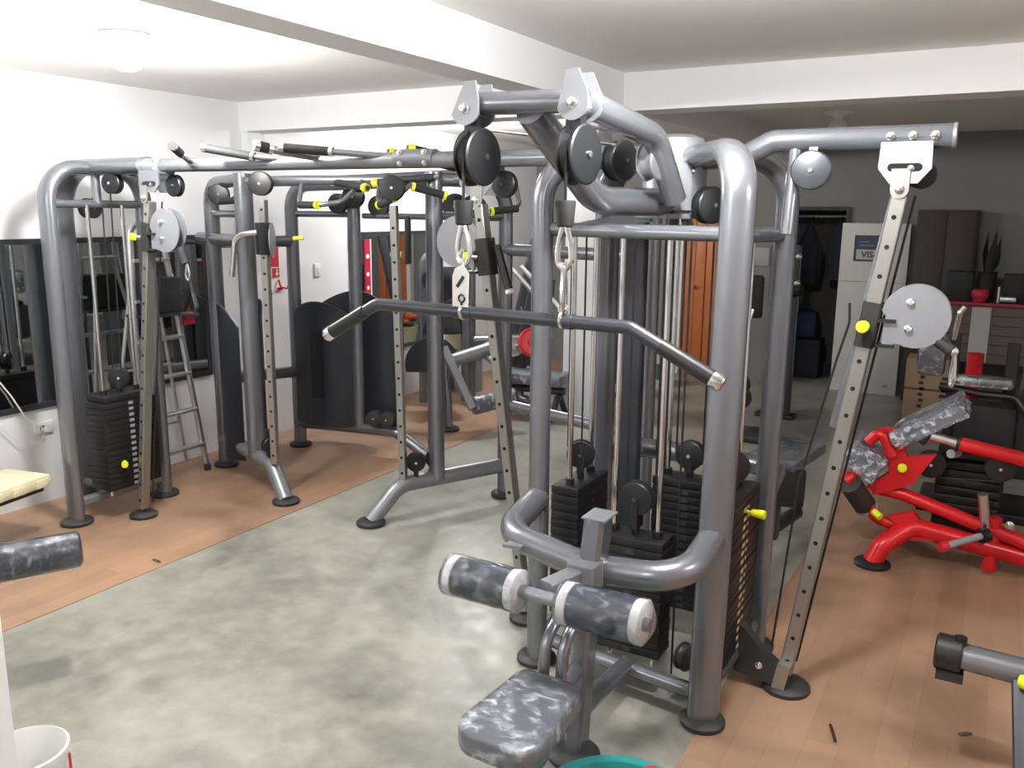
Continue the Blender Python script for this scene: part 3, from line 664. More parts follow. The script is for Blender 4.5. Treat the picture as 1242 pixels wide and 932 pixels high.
# middle frame
f3 = V((-4.88, 5.10, 0)); n3 = V((-4.34, 5.20, 0)); e3 = V((-4.03, 5.26, 0))
o = M().tube([f3+V((0, 0, .02)), f3+V((0, 0, 2.09)), V((-2.95, 4.88, 2.12))], .055, .2, 18, ry=.045, up=(0, 1, 0), nf=10).build('leg', 'frame', MT, MT); leg_foot(MT, o, f3.x, f3.y, .09)
M().tube([n3+V((0, 0, .2)), n3+V((0, 0, 2.1))], .055, 0, 18, ry=.045, up=(0, 1, 0)).build('leg', 'frame', MT, MT)
o = M().tube([f3+V((0, 0, .2)), e3+V((0, 0, .2)), V((-3.72, 5.3, .02))], .045, .15, 14).build('foot_tube', 'frame', MT, MT); leg_foot(MT, o, -3.72, 5.3, .09)
M().tube([f3+V((0, 0, 1.87)), n3+V((0, 0, 1.87))], .024, 0, 12).build('cross_bar', 'frame', MT, MT)
M().tube([V((-4.25, 5.21, 1.86)), f4+V((0, 0, 1.86))], .022, 0, 12).build('cross_bar', 'frame', MT, MT)
# link bars
for z, z2 in ((1.67, 1.66), (.67, .62)):
    M().tube([f2+V((0, 0, z)), f3+V((0, 0, z2))], .045, 0, 14).build('link_bar', 'frame', MT, MT)
M().tube([n2+V((0, 0, 1.69)), f2+V((-.25, .1, 1.69))], .045, 0, 14).build('link_bar', 'frame', MT, MT)
# perforated columns with pulleys
def mcol(b, t, kx):
    b, t = V(b), V(t)
    c = column(MT, b, t, .043, .055, nrm=(.35, -.93, 0), pitch=.10)
    pulley(MT, MT, t+V((0, -.01, .10)), (.45, -.89, 0), .075, .05)
    return c
c2 = mcol((-4.10, 4.04, .24), (-4.10, 4.04, 1.96), 1)
c4 = mcol((-3.135, 4.165, .24), (-3.16, 4.15, 1.93), 1)
for x, y, z in ((-3.10, 4.25, .35), (-3.045, 4.38, .35)):
    p = pulley(MT, MT, (x, y, z), (.6, -.8, 0), .06, .05)
    M().bar((x, y, .24), (x, y, z), .03, .07, up=(.6, -.8, 0)).build('pulley_yoke', 'black', p, MT)
for x, y in ((-4.16, 5.17), (-4.05, 5.19)):
    p = pulley(MT, MT, (x, y, .31), (.3, -.95, 0), .06, .06, mat='rubber')
M().box((-4.19, 4.09, .34), (.07, .05, .22), rz=-.4, ch=.008).build('pulley_block', 'black', MT, MT)
pulley(MT, MT, (-4.15, 4.04, .36), (1, -.3, 0), .05, .04)
# disc + curved chrome arm on the left frame's column
M().lathe((-4.06, 4.06, 1.71), (.82, .57, 0), [(0, 0), (.11, 0), (.11, .006), (0, .006)], 30).build('guard_disc', 'silver', c2, MT)
M().tube([(-4.12, 4.0, 1.76), (-4.24, 3.93, 1.74), (-4.28, 3.92, 1.48)], .018, .08, 12).build('curved_arm', 'chrome', c2, MT)
M().box((-4.1, 4.03, 1.72), (.08, .08, .2), rz=-.4, ch=.006).build('sliding_block', 'black_matt', c2, MT)
M().cyl((-3.99, 4.18, 1.72), (-3.93, 4.21, 1.725), .014, 10).build('pull_pin', 'yellow', c2, MT)
M().box((-3.09, 4.19, 1.73), (.03, .08, .28), rz=.5, ch=.005).build('sliding_block', 'black_matt', c4, MT)
M().cyl((-3.17, 4.24, 1.64), (-3.24, 4.22, 1.64), .018, 10).build('pull_pin', 'yellow', c4, MT)
# shrouds: bowed black sheets with arched tops
def shroud(c, nrm, w, z0, zt, bow, name='weight_shroud', arch=.15):
    c = V(c); n = V((*nrm, 0)).normalized(); x = V((-n.y, n.x, 0)); N = 18; vs = []; fs = []
    for j in (0, 1):
        for i in range(N+1):
            u = -1+2*i/N; p = c+x*(u*w/2)+n*(bow*math.cos(u*math.pi/2)-j*.006)
            vs += [p+V((0, 0, z0)), p+V((0, 0, zt-arch*u*u))]
    for j in (0, 1):
        o = j*(N+1)*2
        for i in range(N): fs.append((o+2*i, o+2*i+2, o+2*i+3, o+2*i+1))
    O = (N+1)*2
    for i in range(N): fs.append((2*i+1, 2*i+3, O+2*i+3, O+2*i+1)); fs.append((2*i, O+2*i, O+2*i+2, 2*i+2))
    fs += [(0, 1, O+1, O), (2*N, O+2*N, O+2*N+1, 2*N+1)]
    s = M().add(vs, fs).build(name, 'shroud', MT, MT, sharp=50)
    e = M(); e.tube([vs[2*i+1]+V((0, 0, .003)) for i in range(N+1)], .006, 0, 6); e.build('shroud_edge', 'frame_dark', s, MT)
    return s, n, c
s, n, c = shroud((-4.62, 5.13, 0), (.16, -.98), .62, .22, 1.20, .10)
M().tube([c+n*.108+V((0, 0, .45)), c+n*.108+V((0, 0, .98))], .055, 0, 12, ry=.003, up=tuple(n)).build('shroud_slot', 'hole', s, MT)
shroud((-4.56, 5.40, 0), (-.16, .98), .70, .22, 1.25, .10)
shroud((-4.16, 5.30, 0), (.2, -.98), .34, .22, 1.17, .06)
shroud((-4.74, 4.29, 0), (-.36, -.93), .32, .13, 1.24, .07)
shroud((-4.68, 4.44, 0), (.36, .93), .34, .13, 1.26, .07)
# upper pulleys and curved grips
for c_, a_, r_ in (((-4.27, 5.12, 2.0), (.3, -.95, 0), .085), ((-4.42, 5.12, 1.95), (.3, -.95, 0), .075), ((-4.08, 5.18, 1.93), (.3, -.95, 0), .08), ((-3.22, 4.90, 1.93), (.4, -.9, 0), .085), ((-3.05, 4.86, 1.92), (.4, -.9, 0), .085), ((-4.72, 4.25, 2.0), (.6, -.8, 0), .07)):
    pulley(MT, MT, c_, a_, r_, .05)
def ygrip(pts, k0, k1, r=.016, caps=(1, 1)):
    P = [V(p) for p in pts]
    m = M().tube(P, r, .10, 12, nf=8)
    a, b = P[k0], P[k1]; d = (b-a).normalized(); L = (b-a).length
    m.mat(1); m.cyl(a+d*L*.08, b-d*L*.08, r+.006, 12); m.mat(2)
    if caps[0]: m.cyl(a+d*L*.02, a+d*L*.10, r+.010, 12)
    if caps[1]: m.cyl(b-d*L*.10, b-d*L*.02, r+.010, 12)
    return m.build('grip_handle', ['frame', 'black_matt', 'yellow'], MT, MT)
ZG = 2.085
M().tube([(-3.95, 4.20, ZG), (-2.75, 4.50, ZG)], .03, 0, 14).build('grip_rail', 'frame', MT, MT)
M().tube([(-4.45, 4.45, ZG), (-3.05, 4.75, ZG+.02)], .03, 0, 14).build('grip_rail', 'frame', MT, MT)
M().tube([n2+V((0, 0, 2.08)), V((-3.95, 4.2, ZG)), V((-2.9, 4.45, ZG)), n4+V((0, 0, 2.09))], .03, 0, 14).build('grip_rail', 'frame', MT, MT)
ygrip([(-4.42, 4.22, ZG), (-4.40, 4.12, 1.96), (-4.62, 4.16, 1.95)], 1, 2, caps=(0, 0))
ygrip([(-3.93, 4.22, ZG), (-3.86, 4.10, 1.93), (-3.62, 4.02, 1.93), (-3.52, 4.12, 1.95), (-3.50, 4.3, ZG)], 1, 2, caps=(0, 1))
ygrip([(-3.42, 4.35, ZG), (-3.33, 4.22, 1.93), (-3.15, 4.16, 1.975), (-3.10, 4.3, ZG)], 1, 2)
ygrip([(-2.98, 4.08, 2.035), (-2.83, 4.22, 1.985)], 0, 1)
ygrip([(-3.75, 4.28, 2.08), (-3.35, 4.15, 2.03)], 0, 1)
ygrip([(-3.36, 4.20, 2.06), (-2.95, 4.32, 2.10)], 0, 1, caps=(1, 0))
ygrip([(-2.70, 4.78, ZG), (-2.56, 4.6, 1.92), (-2.68, 4.45, 1.90)], 1, 2, caps=(0, 1))
ygrip([(-3.2, 4.15, 2.24), (-2.95, 4.55, 2.15)], 0, 1, caps=(1, 0))
ygrip([(-2.95, 4.0, 2.245), (-2.66, 4.35, 2.16)], 0, 1, caps=(1, 0))
# ------------------------------------------------------------------ left wall and left foreground
def mirror(name, y0, y1, z0, z1, label, zl=None, fr=.035):
    T = thing(name, label, 'mirror', (XL, (y0+y1)/2, z0))
    x = XL+.004
    M().box((x+.003, (y0+y1)/2, (z0+z1)/2), (.008, y1-y0, z1-z0)).build('glass', 'mirror', T, T, smooth=False)
    f = M(); f.box((x+.008, (y0+y1)/2, z1+fr/2-.005), (.02, y1-y0+.04, fr)); f.box((x+.008, (y0+y1)/2, z0-fr/2+.005), (.02, y1-y0+.04, fr))
    f.box((x+.008, y1+.005, (z0+z1)/2), (.02, .03, z1-z0)); f.box((x+.008, y0-.005, (z0+z1)/2), (.02, .03, z1-z0)); f.build('frame', 'frame_dark', T, T, smooth=False)
    return T
mirror('wall_mirror', 1.6, 4.60, .66, 1.68, 'wide dark-framed mirror on the left wall behind the weight stack')
mirror('wall_mirror', 6.32, 7.75, .55, 1.67, 'narrower mirror on the far left wall behind the middle frames')
# stepladder
LD = thing('stepladder', 'aluminium stepladder standing open between the mirror and the left machine', 'ladder', (-5.08, 4.1, 0))
A = [(-5.02, 3.72, .02), (-5.03, 3.80, 1.74)]; 
top_z = 1.78
fl = M().tube([(-4.98, 3.68, .02), (-5.06, 3.78, 1.80), (-5.06, 4.02, 1.80), (-5.0, 4.24, .02)], .017, .08, 12, ry=.024)
fl.build('front_frame', 'alu', LD, LD)
for k in range(6):
    u = (k+.7)/6.6; a = V((-4.98, 3.68, .02)).lerp(V((-5.06, 3.78, 1.80)), u); b = V((-5.0, 4.24, .02)).lerp(V((-5.06, 4.02, 1.80)), u)
    M().bar(a, b, .07, .022, up=(0, 0, 1), ch=.004).build('tread', 'alu', LD, LD)
M().tube([(-5.25, 3.62, .02), (-5.12, 3.82, 1.5)], .013, 0, 10).build('rear_leg', 'alu', LD, LD)
M().tube([(-5.27, 4.28, .02), (-5.12, 3.98, 1.5)], .013, 0, 10).build('rear_leg', 'alu', LD, LD)
for z, y0, y1 in ((.35, 3.68, 4.22), (.8, 3.74, 4.13)): M().tube([(-5.235+(z-.35)*.1, y0, z), (-5.235+(z-.35)*.1, y1, z)], .010, 0, 8).build('brace', 'alu', LD, LD)
for y in (3.69, 4.235): M().cyl((-4.99, y, .0), (-4.99, y, .05), .026, 10).build('rubber_foot', 'rubber', LD, LD)
TB = M().box((-5.02, 3.93, 1.32), (.14, .30, .24), ch=.012); TB.box((-5.02, 3.93, 1.19), (.2, .36, .02))
single('tool_tray', TB, 'black_matt', 'black tray box hooked on the stepladder', 'tray', (-5.02, 3.93, 1.18))
single('red_pouch', M().poly([(-4.99, 4.15, 1.24), (-4.99, 4.20, 1.10), (-4.99, 4.10, 1.10)], (1, 0, 0), .03), 'dark_red', 'red triangular pouch hanging from the stepladder side', 'pouch', (-4.99, 4.15, 1.10))
# wall socket and wire
SK = thing('wall_socket', 'white double socket low on the left wall under the mirror', 'socket', (XL+.01, 3.22, .50))
M().box((XL+.012, 3.22, .505), (.024, .13, .075), ch=.006).build('cover_plate', 'white_plastic', SK, SK)
M().box((XL+.027, 3.205, .505), (.012, .028, .03), ch=.004).build('plug_hole', 'black', SK, SK)
wr = M().tube([(XL+.06, 3.205, .50), (XL+.07, 3.18, .52), (XL+.05, 3.10, .58), (XL+.04, 3.02, .75), (XL+.03, 2.90, .95)], .005, .1, 8).cyl((XL+.03, 3.205, .50), (XL+.075, 3.205, .50), .013, 10)
wr.tube([(XL+.04, 3.21, .49), (XL+.03, 3.20, .40), (XL+.03, 3.05, .42), (XL+.03, 2.85, .70)], .003, .08, 6)
single('power_cord', wr, 'white_plastic', 'thin white cord plugged into the low wall socket', 'cord', (XL+.05, 3.2, .5))
SW = thing('light_switch', 'white light switch on the wall right of the red fire sign', 'switch', (XL+.01, 5.86, 1.37))
M().box((XL+.008, 5.86, 1.375), (.016, .075, .115), ch=.004).build('cover_plate', 'white_plastic', SW, SW)
M().box((XL+.018, 5.86, 1.375), (.008, .022, .05), ch=.002).build('rocker', 'sock', SW, SW)
# fire sign
FS = M(); x = XL+.006
FS.box((x, 5.290, 1.49), (.008, .20, .29)); FS.mat(1)
FS.box((x+.005, 5.255, 1.53), (.003, .055, .17)); FS.box((x+.005, 5.290, 1.425), (.003, .20, .007)); FS.box((x+.005, 5.250, 1.385), (.003, .11, .07))
FS.mat(0); FS.box((x+.0075, 5.250, 1.405), (.002, .075, .012)); FS.box((x+.0075, 5.255, 1.373), (.002, .02, .04)); FS.box((x+.0075, 5.235, 1.36), (.002, .02, .012)); FS.mat(1)
FS.poly([(x+.006, 5.360, 1.35), (x+.006, 5.342, 1.378), (x+.006, 5.354, 1.378), (x+.006, 5.354, 1.415), (x+.006, 5.366, 1.415), (x+.006, 5.366, 1.378), (x+.006, 5.378, 1.378)], (1, 0, 0), .004)
single('fire_sign', FS, ['red_flat', 'sock'], 'red and white fire extinguisher sign with a down arrow on the wall', 'sign', (XL, 5.290, 1.35), smooth=False)
HK = M().box((XL+.01, 5.39, 1.245), (.02, .05, .02), ch=.003).tube([(XL+.01, 5.38, 1.32), (XL+.03, 5.38, 1.26), (XL+.10, 5.385, 1.25), (XL+.11, 5.385, 1.28)], .008, .02, 8).tube([(XL+.02, 5.33, 1.22), (XL+.03, 5.38, 1.26), (XL+.02, 5.45, 1.24)], .005, .02, 8)
single('wall_hook', HK, 'red', 'small red metal wall bracket below the fire sign', 'hook', (XL, 5.385, 1.25))
# red banner on the second mirror
BN = M().box((XL+.016, 6.55, 1.32), (.006, .085, .62)); BN.mat(1); BN.box((XL+.016, 6.60, 1.32), (.007, .015, .62))
for z in (1.47, 1.30): BN.cyl((XL+.019, 6.55, z), (XL+.022, 6.55, z), .022, 16)
for z in (1.17, 1.08): BN.box((XL+.020, 6.55, z), (.003, .03, .035))
single('banner', BN, ['banner_red', 'sock'], 'tall red banner with white marks hung on the far mirror', 'banner', (XL+.03, 6.58, 1.0), smooth=False)
# cream bench end
CB = thing('bench', 'cream padded bench end at the left edge by the wall', 'bench', (-4.82, 2.42, 0))
cu = M().box((-4.82, 2.42, .335), (.34, .90, .075), rz=.20, ch=.02)
for k in range(6):
    s_ = -.40+k*.155; c0 = V((-4.82, 2.42, .335))+Matrix.Rotation(.2, 3, 'Z') @ V((.168, s_, -.006)); cu.box(c0, (.016, .085, .05), rz=.2, ch=.006)
cp = cu.build('cushion', 'cream', CB, CB)
M().box((-4.83, 2.41, .285), (.30, .84, .025), rz=.20).build('board', 'black_matt', CB, CB)
for y in (2.05, 2.25): M().bar((-4.95, y, .0), (-4.95, y, .275), .05, .05).build('leg', 'frame_dark', CB, CB)
# roller machine at the left edge
RM = thing('leg_curl_bench', 'plastic-wrapped dark blue roller pad sticking in at the left edge', 'gym machine', (-3.66, 1.62, 0))
pa, pb = V((-3.37, 2.14, .45)), V((-3.80, 1.30, .45)); d = (pa-pb).normalized()
rp_ = M().cyl(pa, pb, .074, 32).build('roller_pad', 'pad', RM, RM)
M().lathe(pa+d*.012, -d, [(.03, 0), (.066, .001), (.078, .012)]+[(.0785+.0025*random.random(), .012+.05*i) for i in range(1, 18)], 36).build('plastic_wrap', 'film', rp_, RM)
M().bar((-3.545, 1.80, .40), (-3.62, 1.72, .20), .05, .07).build('arm', 'black', RM, RM)
M().bar((-3.62, 1.72, .22), (-3.80, 1.45, .0), .06, .06).build('stand', 'black', RM, RM)
# white bucket
BK = thing('bucket', 'white plastic bucket on the concrete by the left column', 'bucket', (-2.50, 1.345, 0))
M().lathe((-2.50, 1.345, 0), (0, 0, 1), [(0, .002), (.095, 0), (.10, .01), (.122, .225), (.130, .228), (.131, .247), (.124, .25), (.118, .24), (.096, .015), (0, .012)], 40).build('pail', 'white_plastic', BK, BK)
M().tube([(-2.38, 1.30, .22), (-2.365, 1.33, .12), (-2.38, 1.42, .10), (-2.40, 1.43, .22)], .004, .05, 8).build('wire_handle', 'red_flat', BK, BK)
# teal basin beside the seat
TB_ = thing('basin', 'teal plastic basin on the floor in front of the tower mast', 'basin', (-.84, 2.16, 0))
M().lathe((-.84, 2.16, 0), (0, 0, 1), [(0, .004), (.17, 0), (.18, .008), (.225, .13), (.252, .135), (.256, .143), (.248, .15), (.222, .143), (.175, .02), (0, .016)], 48).build('bowl', 'teal', TB_, TB_)
rb = M().lathe((-.80, 2.325, .03), (0, 0, 1), [(0, 0), (.04, 0), (.045, .01), (.045, .135), (.03, .15), (0, .15)], 20)
single('red_cup', rb, 'red_flat', 'small red cup standing inside the teal basin', 'cup', (-.80, 2.325, .03))
# ceiling lamps
def lamp(x, y, label, lit=True, drop=.0):
    T = thing('ceiling_lamp', label, 'lamp', (x, y, ZC))
    M().lathe((x, y, ZC), (0, 0, -1), [(0, 0), (.115, 0), (.118, .012), (.105, .03), (.05, .04), (.035, .055), (0, .055)], 32).build('rose', 'ash' if lit else 'white_plastic', T, T)
    m = M().lathe((x, y, ZC-.05), (0, 0, -1), [(.03, 0), (.034, .015), (.062, .04), (.072, .07), (.062, .105), (.035, .12), (0, .125)], 28)
    o = m.build('light_bulb', 'bulb' if lit else 'white_plastic', T, T)
    return T
lamp(-3.76, 2.87, 'glowing round ceiling lamp at upper left near the mirror wall')
lamp(-.72, 2.3, 'glowing ceiling lamp above the four-stack tower')
lamp(-1.30, 7.62, 'unlit white ceiling lamp beyond the right cross beam', lit=False)
lamp(.45, 7.6, 'unlit small ceiling lamp over the dark corner at right', lit=False)
# ------------------------------------------------------------------ machines and things in the far bay
LE = thing('leg_extension_machine', 'grey leg extension machine with wrapped foot roller behind the middle frames', 'gym machine', (-4.2, 6.3, 0))
o = M().tube([(-4.13, 6.15, .02), (-4.2, 6.2, .60)], .05, 0, 14, ry=.035).build('front_leg', 'frame', LE, LE); leg_foot(LE, o, -4.13, 6.15, .10)
o = M().tube([(-4.55, 6.6, .02), (-4.45, 6.45, .58)], .05, 0, 14, ry=.035).build('rear_leg', 'frame', LE, LE); leg_foot(LE, o, -4.55, 6.6, .10)
M().tube([(-4.15, 6.18, .12), (-4.55, 6.58, .12)], .035, 0, 12).build('base_bar', 'frame', LE, LE)
dsc = M().poly([V((-4.30, 6.16, .58))+V((.75, .66, 0))*math.cos(math.radians(a))*.24+V((0, 0, 1))*math.sin(math.radians(a))*.24 for a in range(-20, 205, 9)], (.66, -.75, 0), .02)
dsc.build('cam_plate', 'frame_dark', LE, LE)
M().bar((-4.15, 6.12, .74), (-3.84, 6.10, .24), .075, .08, up=(.66, -.75, 0), ch=.012).build('swing_arm', 'silver', LE, LE)
fr = M().cyl((-3.86, 6.15, .255), (-3.66, 6.50, .30), .075, 24).build('foot_roller', 'pad', LE, LE)
M().lathe((-3.86, 6.15, .255), (.20, .35, .045), [(.04, -.02), (.076, -.005)]+[(.079+.003*random.random(), .022*i+.01) for i in range(18)]+[(.04, .43)], 28).build('plastic_wrap', 'film_milky', fr, LE)
tr = M().cyl((-4.14, 6.22, .61), (-3.92, 6.50, .70), .06, 24).build('thigh_roller', 'silver', LE, LE)
M().tube([(-3.95, 6.48, .64), (-3.80, 6.40, .60), (-3.70, 6.45, .36)], .03, .2, 12).build('side_handle', 'silver', LE, LE)
sp = M().box((-4.50, 6.62, .56), (.38, .40, .09), rz=.8, ch=.03).build('seat_pad', 'black_matt', LE, LE)
M().bar((-4.72, 6.95, .72), (-4.85, 7.08, 1.35), .40, .09, up=(.7, -.7, 0), ch=.03).build('backrest', 'black_matt', LE, LE)
M().tube([(-4.55, 7.1, .04), (-4.55, 7.1, 1.5)], .05, 0, 14).build('tower_post', 'frame', LE, LE)
M().tube([(-4.88, 6.85, .04), (-4.88, 6.85, 1.5), (-4.55, 7.1, 1.5)], .05, .15, 14).build('tower_post', 'frame', LE, LE)
for p in ((-4.60, 6.95, .98), (-4.75, 6.8, 1.25)): pulley(LE, LE, p, (.6, -.75, 0), .09, .05)
# chest press behind it
CP = thing('chest_press', 'grey chest press with slanted posts beside the far white column', 'gym machine', (-4.2, 7.9, 0))
for x0, x1, y in ((-4.25, -3.93, 7.6), (-4.62, -4.30, 8.1)):
    o = M().tube([(x0, y, .02), (x0+.05, y, .5), (x1, y, 1.62)], .075, .5, 16, ry=.045, up=(0, 1, 0)).build('post', 'frame_dark', CP, CP); leg_foot(CP, o, x0, y, .13)
M().tube([(-4.25, 7.6, .1), (-4.0, 7.2, .10), (-3.75, 7.35, .02)], .035, .1, 12).build('base_bar', 'frame', CP, CP)
M().tube([(-4.6, 7.3, .62), (-4.15, 7.62, .62)], .06, 0, 14).build('frame_tube', 'frame', CP, CP)
M().tube([(-4.62, 7.28, .05), (-4.62, 7.28, 1.7)], .06, 0, 14).build('frame_tube', 'frame', CP, CP)
M().tube([(-4.15, 7.5, .95), (-4.0, 7.35, .85), (-3.88, 7.4, .72)], .028, .06, 10).build('press_handle', 'black', CP, CP)
# flower pot on a shelf by the mirror
FP = thing('flower_pot', 'small pot of orange flowers behind the leg extension machine', 'potted plant', (-4.97, 7.6, .42))
M().lathe((-4.97, 7.6, .42), (0, 0, 1), [(0, 0), (.10, 0), (.14, .2), (.15, .24), (.13, .24), (0, .22)], 20).build('pot', 'cream', FP, FP)
fo = M(); fw = M()
for i in range(70):
    a = random.random()*6.28; rr = random.random()**.6*.13; z = .63+random.random()*.17
    c = V((-4.97+math.cos(a)*rr, 7.6+math.sin(a)*rr, z))
    (fo if z < .68 or random.random() < .25 else fw).ball(c, .022+.018*random.random(), 7, (1, 1, .7))
fo.build('leaves', 'leaf', FP, FP); fw.build('blossoms', 'flower', FP, FP)
PS = M().box((-4.97, 7.6, .40), (.42, .36, .04)).box((-5.15, 7.6, .19), (.04, .34, .38)).box((-4.79, 7.6, .19), (.04, .34, .38))
single('plant_stand', PS, 'ash', 'low grey stand under the pot of orange flowers', 'stand', (-4.97, 7.6, 0), smooth=False)
# flat bench with plates by the column
BE = thing('weight_bench', 'plastic-wrapped flat bench in front of the far white column', 'bench', (-3.75, 6.95, 0))
pdd = M().box((-3.72, 6.98, .385), (.62, .30, .10), rz=.12, ch=.03).build('bench_pad', 'pad', BE, BE)
M().box((-3.72, 6.98, .385), (.635, .315, .112), rz=.12, ch=.032).build('plastic_wrap', 'film_milky', pdd, BE)
M().tube([(-4.02, 6.95, .27), (-3.42, 7.03, .27)], .035, 0, 12).build('rail', 'frame_dark', BE, BE)
for x in (-3.98, -3.46): M().tube([(x, 6.83, .02), (x, 6.98, .27), (x, 7.14, .02)], .028, .05, 10).build('leg', 'frame_dark', BE, BE)
M().bar((-3.84, 7.22, .44), (-3.80, 7.30, 1.28), .24, .08, up=(0, -1, .2), ch=.03).build('backrest', 'black_matt', BE, BE)
BR = thing('barbell', 'loaded bar with grey and red plates above the wrapped bench', 'barbell', (-3.85, 7.14, .6))
M().tube([(-4.40, 7.12, .53), (-3.62, 7.16, .74)], .016, 0, 10).build('bar', 'chrome', BR, BR)
def disc_plate(c, ax, r, w, mat): return M().lathe(c, ax, [(0, -w), (r*.3, -w), (r*.35, -w*.5), (r*.8, -w*.5), (r*.86, -w), (r, -w*.8), (r, w*.8), (r*.86, w), (r*.8, w*.5), (r*.35, w*.5), (r*.3, w), (0, w)], 32).build('weight_disc', mat, BR, BR)
disc_plate((-4.28, 7.126, .562), (.6, -.75, .2), .10, .022, 'ash'); disc_plate((-4.03, 7.139, .63), (.6, -.75, .2), .10, .022, 'ash'); disc_plate((-3.83, 7.149, .684), (.6, -.75, .2), .14, .03, 'red')
for s in (0, .10):
    M().tube([(-4.12+s, 7.25, 1.36+s*.3), (-3.68+s, 7.25, .97+s*.3)], .022, 0, 10).build('lever_arm', 'alu', CP, CP)
PP = M().box((-3.527, 7.33, .78), (.01, .16, .62)); PP.mat(1); PP.poly([(-3.535, 7.27, .80), (-3.535, 7.35, .77), (-3.535, 7.35, .83)], (1, 0, 0), .006)
single('poster', PP, ['pink', 'yellow'], 'magenta poster strip on the side of the far white column', 'poster', (-3.527, 7.33, .5), smooth=False)
# orange folding door on the back wall
OD = thing('door_1', 'orange wooden folding door in the back wall', 'door', (-2.8, YB, 0)); 
del OD['label']; del OD['category']; OD['kind'] = 'structure'
for k in range(4):
    x = -3.29+k*.125; M().box((x+.06, 9.95-.012*(k % 2), 1.02), (.118, .04, 2.04), ch=.006).build('panel', 'orange_wood', OD, OD)
M().box((-3.34, 9.94, 1.05), (.06, .10, 2.1)).build('jamb', 'white_plastic', OD, OD, smooth=False)
M().lathe((-3.14, 9.93, 1.05), (0, -1, 0), [(.03, 0), (.03, .01), (.012, .012), (.012, .03), (.025, .035), (.025, .05), (0, .052)], 14).build('handle', 'chrome', OD, OD)
PB = thing('paint_bucket', 'white bucket with a green printed label in front of the orange door', 'bucket', (-3.25, 9.0, 0))
M().lathe((-3.25, 9.0, 0), (0, 0, 1), [(0, 0), (.13, 0), (.15, .36), (.158, .365), (.158, .39), (.14, .39), (.125, .02), (0, .02)], 28).build('pail', 'white_plastic', PB, PB)
M().lathe((-3.25, 9.0, 0), (0, 0, 1), [(.1375, .10), (.1475, .28)], 28).build('printed_label', 'green_print', PB, PB)
for i in range(5):
    a = i*1.3; single('paint_brush', M().tube([(-3.25+.05*math.cos(a), 9+.05*math.sin(a), .06), (-3.25+.11*math.cos(a), 9+.11*math.sin(a), .50+.02*i)], .012, 0, 8), 'white_plastic' if i % 2 else 'ash', 'thin long-handled brush standing in the white printed bucket', 'brush', (-3.25, 9, .06), 'brushes in the printed bucket')
RB = thing('incline_bench', 'dark red and black padded bench standing before the orange door', 'bench', (-3.35, 8.3, 0))
M().bar((-3.62, 8.25, .50), (-3.22, 8.15, .70), .28, .08, up=(-.4, 0, .9), ch=.025).build('seat_pad', 'black_matt', RB, RB)
M().bar((-3.58, 8.25, .575), (-3.22, 8.15, .755), .26, .05, up=(-.4, 0, .9), ch=.02).build('red_pad', 'red_flat', RB, RB)
M().tube([(-3.60, 8.2, .03), (-3.42, 8.2, .2), (-3.36, 8.2, .55)], .05, .15, 12).build('stand', 'frame_dark', RB, RB)
M().tube([(-3.65, 8.2, .03), (-3.25, 8.2, .03)], .03, 0, 10).build('base_bar', 'black', RB, RB)
# black machine by the doorway
BM = thing('upright_rack', 'dark upright rack with chrome fittings left of the doorway', 'gym machine', (-1.75, 8.3, 0))
for x in (-1.66, -1.86):
    o = M().bar((x, 8.2, .03), (x, 8.2, 1.62), .06, .08, ch=.008).build('post', 'frame_dark', BM, BM)
    M().box((x, 8.2, .02), (.16, .16, .04), ch=.008).build('foot_plate', 'black', BM, BM)
M().bar((-1.86, 8.2, 1.55), (-1.66, 8.2, 1.55), .06, .06).build('top_bar', 'frame_dark', BM, BM)
M().box((-1.77, 8.25, .72), (.20, .06, 1.2), ch=.01).build('guard_panel', 'navy', BM, BM)
M().tube([(-1.66, 8.12, 1.20), (-1.58, 8.10, 1.22)], .05, 0, 14).build('bar_sleeve', 'black', BM, BM)
for z in (1.52, 1.28): M().ball((-1.63, 8.12, z), .032, 12).build('chrome_knob', 'chrome', BM, BM)
# slim chrome uprights seen through the tower
HR = thing('handle_rack', 'black pad machine with chrome levers behind the right tower leg', 'gym machine', (-1.85, 7.3, 0))
M().bar((-1.98, 7.3, .03), (-1.98, 7.3, 1.70), .10, .10, ch=.01).build('post', 'frame', HR, HR)
M().box((-1.86, 7.28, 1.55), (.34, .08, .16), ch=.02).build('head_panel', 'ash', HR, HR)
M().box((-1.84, 7.25, 1.22), (.24, .08, .36), ch=.03).build('back_pad', 'black_matt', HR, HR)
for x, z in ((-1.90, 1.20), (-1.78, 1.00)): M().tube([(x, 7.18, z+.12), (x-.05, 7.12, z-.12), (x-.06, 7.12, z-.38)], .016, .08, 10).build('lever', 'chrome', HR, HR)
M().box((-1.85, 7.3, .03), (.5, .4, .05), ch=.01).build('base_plate', 'frame_dark', HR, HR)
